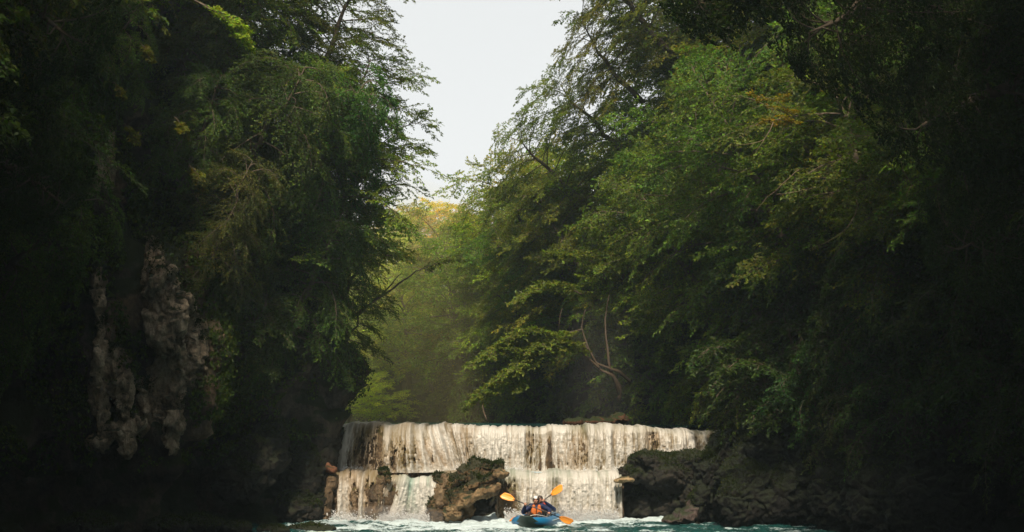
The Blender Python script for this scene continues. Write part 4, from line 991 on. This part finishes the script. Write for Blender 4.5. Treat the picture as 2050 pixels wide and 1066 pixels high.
def blade_pair(label, A, B, n_face, fa, fb, twist=0.0):
    """A, B: the two blade tips; shaft between"""
    A, B = Vector(A), Vector(B); base = (A+B)/2; u = (B-A).normalized(); Lh = (B-A).length/2
    o = empty('paddle', base); tag(o, label, 'paddle')
    V, F = tube(np.array([-u*(Lh-.40), -u*.2, u*.2, u*(Lh-.40)]), .017, 10)
    obj('shaft', mesh_np('shaft', V, F, smooth=True, mats=[SHAFT]), o)
    for sg, nn in ((-1, fa), (1, fb)):
        d = u*sg; nrm = (Vector(nn)-d*Vector(nn).dot(d)).normalized(); sd = d.cross(nrm)
        n1, n2 = 18, 9; Vv = []
        for i in range(n1):
            t = i/(n1-1)
            wdt = .098*(math.sin(min(t/.55, 1)*math.pi/2)**.8)*(1 if t < .8 else math.sqrt(max(0, 1-((t-.8)/.22)**2))*.99)+.012
            for j in range(n2):
                c = j/(n2-1)*2-1
                asym = .03*t*t
                Vv.append(d*(Lh-.46+.46*t+(-.03*c*t*t))+sd*(c*wdt)+nrm*(.022*(1-c*c)*0+.028*c*c*math.sin(t*math.pi)+.016*math.exp(-(c/.18)**2)*(1-t)))
        b = obj('blade', mesh_np('blade', np.array([list(v) for v in Vv]), grid_faces(n1, n2), smooth=True, mats=[ORANGE]), o)
        m = b.modifiers.new('thick', 'SOLIDIFY'); m.thickness = .009; m.offset = 0
    return o, base
pA, pB = P(1004, 991, 44.95), P(1146, 1046, 44.6)
pad1, _ = blade_pair('black and orange kayak paddle held across the chest of the front paddler', pA, pB, 0, (.1, -1, .25), (.1, -1, -.5))
qA, qB = P(1020, 1050, 45.75), P(1126, 975, 45.55)
pad2, _ = blade_pair('black and orange kayak paddle raised high to the right by the rear paddler', qA, qB, 0, (.2, -1, .3), (-.1, -1, .35))
grip = lambda a, b, px: a+(b-a)*((px-(a.x/a.y*FPX+CX))/((b.x/b.y*FPX+CX)-(a.x/a.y*FPX+CX)))
def hand(c, axis, wrist, side):
    """a hand closed round a shaft running along axis through c"""
    axis = axis.normalized(); w_ = (c-wrist); w_ = (w_-axis*w_.dot(axis)).normalized(); k = axis.cross(w_)
    pr_ = [('c', wrist, c-w_*.045, .027, .026)]
    for i, (off, ln_) in enumerate(((-.033, .9), (-.011, 1.0), (.011, .95), (.033, .78))):
        a = c+axis*off*side
        k0 = a-w_*.035+k*.026; k1 = a+w_*.010+k*.034; k2 = a+w_*.034*ln_+k*.004; k3 = a+w_*.020*ln_-k*.024
        pr_ += [('c', c-w_*.055+axis*off*.7*side+k*.012, k0, .0125, .0115), ('c', k0, k1, .0112, .0100), ('c', k1, k2, .0100, .0092), ('c', k2, k3, .0092, .0080)]
    t0 = c-w_*.045-axis*.02*side; t1 = c-axis*.048*side-k*.018-w_*.01; t2 = c-axis*.030*side-k*.030+w_*.018
    pr_ += [('c', t0, t1, .0135, .0120), ('c', t1, t2, .0120, .0095)]
    return pr_
def head_prims(c, yaw):
    q = Quaternion((0, 0, 1), yaw); f = lambda x, y, z: c+q @ Vector((x, y, z))     # face looks along -y
    return [('e', f(0, .015, .02), (.076, .095, .098), q), ('e', f(0, -.02, -.045), (.056, .068, .062), q), ('e', f(0, -.062, -.082), (.022, .018, .018), q),
            ('c', f(0, -.078, .012), f(0, -.104, -.022), .008, .013), ('e', f(-.014, -.090, -.026), (.008, .01, .007), q), ('e', f(.014, -.090, -.026), (.008, .01, .007), q),
            ('e', f(0, -.076, .034), (.058, .018, .010), q), ('e', f(-.045, -.055, -.015), (.024, .024, .022), q), ('e', f(.045, -.055, -.015), (.024, .024, .022), q),
            ('e', f(0, -.080, -.056), (.024, .012, .007), q), ('e', f(-.078, .01, -.005), (.010, .018, .028), q), ('e', f(.078, .01, -.005), (.010, .018, .028), q)]
def person(label, pelvis, chest, neck, headc, yaw, shL, elL, haL, shR, elR, haR, axis, vest, helm, helmtop):
    """L/R are left and right as the camera sees them"""
    base = pelvis.copy(); base.z = .12
    wL = haL+(elL-haL).normalized()*.085; wR = haR+(elR-haR).normalized()*.085
    pm = [('e', pelvis, (.17, .13, .12)), ('c', pelvis, chest, .125, .145), ('c', chest, neck-Vector((0, 0, .05)), .14, .07), ('c', neck-Vector((0, 0, .06)), headc-Vector((0, -.01, .04)), .058, .052)]
    for sh, el, wr in ((shL, elL, wL), (shR, elR, wR)):
        pm += [('c', chest+Vector((0, 0, .08)), sh, .09, .068), ('c', sh, el, .058, .043), ('c', el, wr, .041, .028)]
    for sg in (-1, 1):                                                            # thighs and shins stretched towards the bow
        hip = pelvis+RT*.10*sg; kn = hip+FWD*.42+RT*.06*sg+Vector((0, 0, .13)); an = kn+FWD*.34-Vector((0, 0, .20)); toe = an+FWD*.13+Vector((0, 0, .03))
        pm += [('c', hip, kn, .085, .060), ('c', kn, an, .056, .036), ('c', an, toe, .038, .026)]
    pm += head_prims(headc, yaw)+hand(haL, axis, wL, 1)+hand(haR, axis, wR, -1)
    o = blob('person', pm, .0085, [SKIN], None, base, sm=1); tag(o, label, 'person')
    n = lambda name, prims, vox, mt, sm=1: blob(name, [tuple([p[0], *[(x-base if isinstance(x, Vector) else x) for x in p[1:]]]) for p in prims], vox, [mt], o, (0, 0, 0), sm)
    n('jacket', [('e', pelvis+Vector((0, 0, .03)), (.20, .16, .14)), ('c', pelvis, chest, .15, .172), ('c', chest, neck-Vector((0, 0, .075)), .165, .085)] +
      [x for sh, el, wr in ((shL, elL, wL), (shR, elR, wR)) for x in (('c', chest+Vector((0, 0, .08)), sh, .11, .092), ('c', sh, el, .088, .074), ('c', el, el+(wr-el)*.55, .072, .060), ('c', el+(wr-el)*.55, wr, .058, .036))], .012, JACKET, 2)
    n('trousers', [x for sg in (-1, 1) for x in (('c', pelvis+RT*.10*sg, pelvis+RT*.16*sg+FWD*.42+Vector((0, 0, .13)), .10, .073), ('c', pelvis+RT*.16*sg+FWD*.42+Vector((0, 0, .13)), pelvis+RT*.16*sg+FWD*.74-Vector((0, 0, .05)), .07, .05))], .014, HELMD, 1)
    up = (neck-chest).normalized()
    n('life_vest', [('e', chest+Vector((-.085, -.140, -.075)), (.092, .065, .18)), ('e', chest+Vector((.085, -.140, -.075)), (.092, .065, .18)), ('e', chest+Vector((-.088, -.115, .09)), (.058, .06, .08)), ('e', chest+Vector((.088, -.115, .09)), (.058, .06, .08)),
                    ('e', chest+Vector((0, .03, -.03)), (.185, .165, .17)), ('e', chest+Vector((0, .14, .04)), (.15, .07, .2))], .012, vest, 1)
    n('zip', [('c', chest+Vector((0, -.192, -.19)), chest+Vector((0, -.188, .03)), .011, .011)], .007, BLACK, 0)
    n('waist_strap', [('c', chest+Vector((-.15, -.165, -.16)), chest+Vector((.15, -.165, -.16)), .013, .013)], .008, BLACK, 0)
    q = Quaternion((0, 0, 1), yaw); f = lambda x, y, z: headc+q @ Vector((x, y, z))
    hp = [('e', f(0, .03, .045), (.104, .118, .092), q), ('e', f(-.088, .035, -.005), (.022, .06, .055), q), ('e', f(.088, .035, -.005), (.022, .06, .055), q), ('e', f(0, .09, 0), (.085, .05, .07), q)]
    n('helmet', hp, .010, helm, 1)
    if helmtop: n('helmet_shell', [('e', f(-.012, -.002, .085), (.080, .096, .060), q), ('e', f(0, -.075, .062), (.062, .030, .018), q)], .009, helmtop, 1)
    n('chin_strap', [('c', f(-.082, -.0, -.02), f(-.045, -.03, -.105), .009, .009), ('c', f(.082, 0, -.02), f(.045, -.03, -.105), .009, .009), ('c', f(-.045, -.03, -.107), f(.045, -.03, -.107), .010, .010)], .006, BLACK, 0)
    n('hair', [('e', f(0, .05, -.02), (.075, .07, .08), q), ('c', f(.055, .05, -.04), f(.05, .05, -.12), .03, .015)], .010, HELMD, 1)
    for sg in (-1, 1):
        n('eye', [('e', f(sg*.030, -.082, .008), (.011, .008, .007), q)], .003, BLACK, 0)
    n('mouth', [('e', f(0, -.090, -.056), (.020, .005, .004), q)], .003, simple('lips', (.25, .07, .05), .5), 0)
    return o
hL = grip(pA, pB, 1052); hR = grip(pA, pB, 1099)
person('front paddler in white topped helmet, navy jacket and orange life vest, facing the camera', Vector((.80, 45.25, .20)), Vector((.775, 45.22, .44)), Vector((.765, 45.17, .63)), Vector((.765, 45.12, .745)), math.radians(-14),
       Vector((.60, 45.17, .56)), Vector((.36, 45.10, .37)), hL, Vector((.95, 45.18, .56)), Vector((1.20, 45.15, .43)), hR, (pB-pA), VEST, HELMD, WHITE)
gL = grip(qA, qB, 1052); gR = grip(qA, qB, 1088)
person('rear paddler in dark helmet and navy jacket, mostly hidden behind the front paddler', Vector((.96, 46.0, .22)), Vector((.95, 45.97, .46)), Vector((.94, 45.93, .62)), Vector((.90, 45.88, .72)), math.radians(10),
       Vector((.77, 45.93, .55)), Vector((.55, 45.85, .36)), gL, Vector((1.13, 45.93, .54)), Vector((1.36, 45.85, .40)), gR, (qB-qA), VESTR, HELMD, None)

# ------------------------------------------------------------------ spray at the foot of the falls
def droplets(name, label, n, seed, xr, y0, z0, hgt, sz):
    r = np.random.default_rng(seed)
    x = r.uniform(*xr, n); h = np.abs(r.normal(0, hgt, n)); y = y0+r.normal(0, .16, n); z = z0+h
    keep = (fbm(x*1.3, 0, 0, seed, 3) > -.25); x, y, z = x[keep], y[keep], z[keep]; n = len(x)
    c = np.stack([x, y, z], 1); s_ = sz*np.exp(r.normal(0, .4, n))[:, None]
    T4 = np.array([[1, 1, 1], [1, -1, -1], [-1, 1, -1], [-1, -1, 1]])*.6
    V = (c[:, None]+T4[None]*s_[:, None]*np.array([1, 1, 1.3])).reshape(-1, 3)
    F = (np.arange(n)[:, None, None]*4+np.array([[0, 1, 2], [0, 3, 1], [0, 2, 3], [1, 3, 2]])[None]).reshape(-1, 3)
    o = obj(name, mesh_np(name, V, F, cols={'wcol': np.tile([[.75, .76, .76]], (len(V), 1))}, mats=[CURTAIN])); tag(o, kind='stuff', label=label)
droplets('spray', 'white spray at the foot of the left cascade', 9000, 501, (xx(650, 46), xx(900, 46)), 46.25, -.02, .13, .014)
droplets('spray', 'white spray at the foot of the right cascade', 9000, 502, (xx(1010, 46), xx(1240, 46)), 46.2, -.02, .16, .014)
droplets('spray', 'white spray where the upper cascade lands', 7000, 503, (xx(685, 48), xx(1270, 48)), 47.75, zz(943, 47.8), .07, .012)

# ------------------------------------------------------------------ haze
for (cxp, d_, rx, lab) in ((790, 46.0, 1.9, 'mist rising where the left cascade hits the pool'), (1125, 46.0, 1.9, 'mist rising where the right cascade hits the pool')):
    ms = bmesh.new(); bmesh.ops.create_icosphere(ms, subdivisions=3, radius=1, matrix=Matrix.Translation((xx(cxp, d_), d_, .12)) @ Matrix.Diagonal((rx, .45, .42, 1)))
    mm_ = bpy.data.meshes.new('mist'); ms.to_mesh(mm_); ms.free()
    m, n, l, o_ = mat('spray_mist'); pv = n.new('ShaderNodeVolumePrincipled'); pv.inputs['Density'].default_value = .45; pv.inputs['Color'].default_value = (1, 1, 1, 1)
    l.new(pv.outputs[0], o_.inputs['Volume']); mm_.materials.append(m)
    tag(obj('mist', mm_), kind='stuff', label=lab)
ms = bmesh.new(); bmesh.ops.create_icosphere(ms, subdivisions=4, radius=1, matrix=Matrix.Translation((-9, 73, 6)) @ Matrix.Diagonal((13, 14, 10, 1)))
mm_ = bpy.data.meshes.new('mist'); ms.to_mesh(mm_); ms.free()
m, n, l, o_ = mat('upstream_mist'); pv = n.new('ShaderNodeVolumePrincipled'); pv.inputs['Density'].default_value = .015; pv.inputs['Color'].default_value = (1, .93, .45, 1)
l.new(pv.outputs[0], o_.inputs['Volume']); mm_.materials.append(m)
tag(obj('mist', mm_), kind='stuff', label='sunlit warm mist hanging over the river bend upstream')
ms = bmesh.new(); bmesh.ops.create_icosphere(ms, subdivisions=4, radius=1, matrix=Matrix.Translation(P(1205, 735, 52.6)) @ Matrix.Diagonal((2.3, 1.8, 2.7, 1)))
mm_ = bpy.data.meshes.new('mist'); ms.to_mesh(mm_); ms.free()
m, n, l, o_ = mat('mist'); pv = n.new('ShaderNodeVolumePrincipled'); pv.inputs['Density'].default_value = .013; pv.inputs['Color'].default_value = (.95, .93, .9, 1)
l.new(pv.outputs[0], o_.inputs['Volume']); mm_.materials.append(m)
tag(obj('mist', mm_), kind='stuff', label='fine mist drifting over the upper river in front of the forked tree')
hz = bmesh.new(); bmesh.ops.create_cube(hz, size=1, matrix=Matrix.Translation((-4, 35, 22)) @ Matrix.Diagonal((110, 170, 50, 1)))
hm = bpy.data.meshes.new('haze'); hz.to_mesh(hm); hz.free()
m, n, l, o_ = mat('haze'); pv = n.new('ShaderNodeVolumePrincipled'); pv.inputs['Density'].default_value = HAZE
pv.inputs['Color'].default_value = (.68, .90, 1.0, 1); pv.inputs['Anisotropy'].default_value = .2
l.new(pv.outputs[0], o_.inputs['Volume']); hm.materials.append(m)
tag(obj('haze', hm), kind='stuff', label='thin humid air in the gorge')
print('OBJS', len(bpy.data.objects))
#@@REST@@
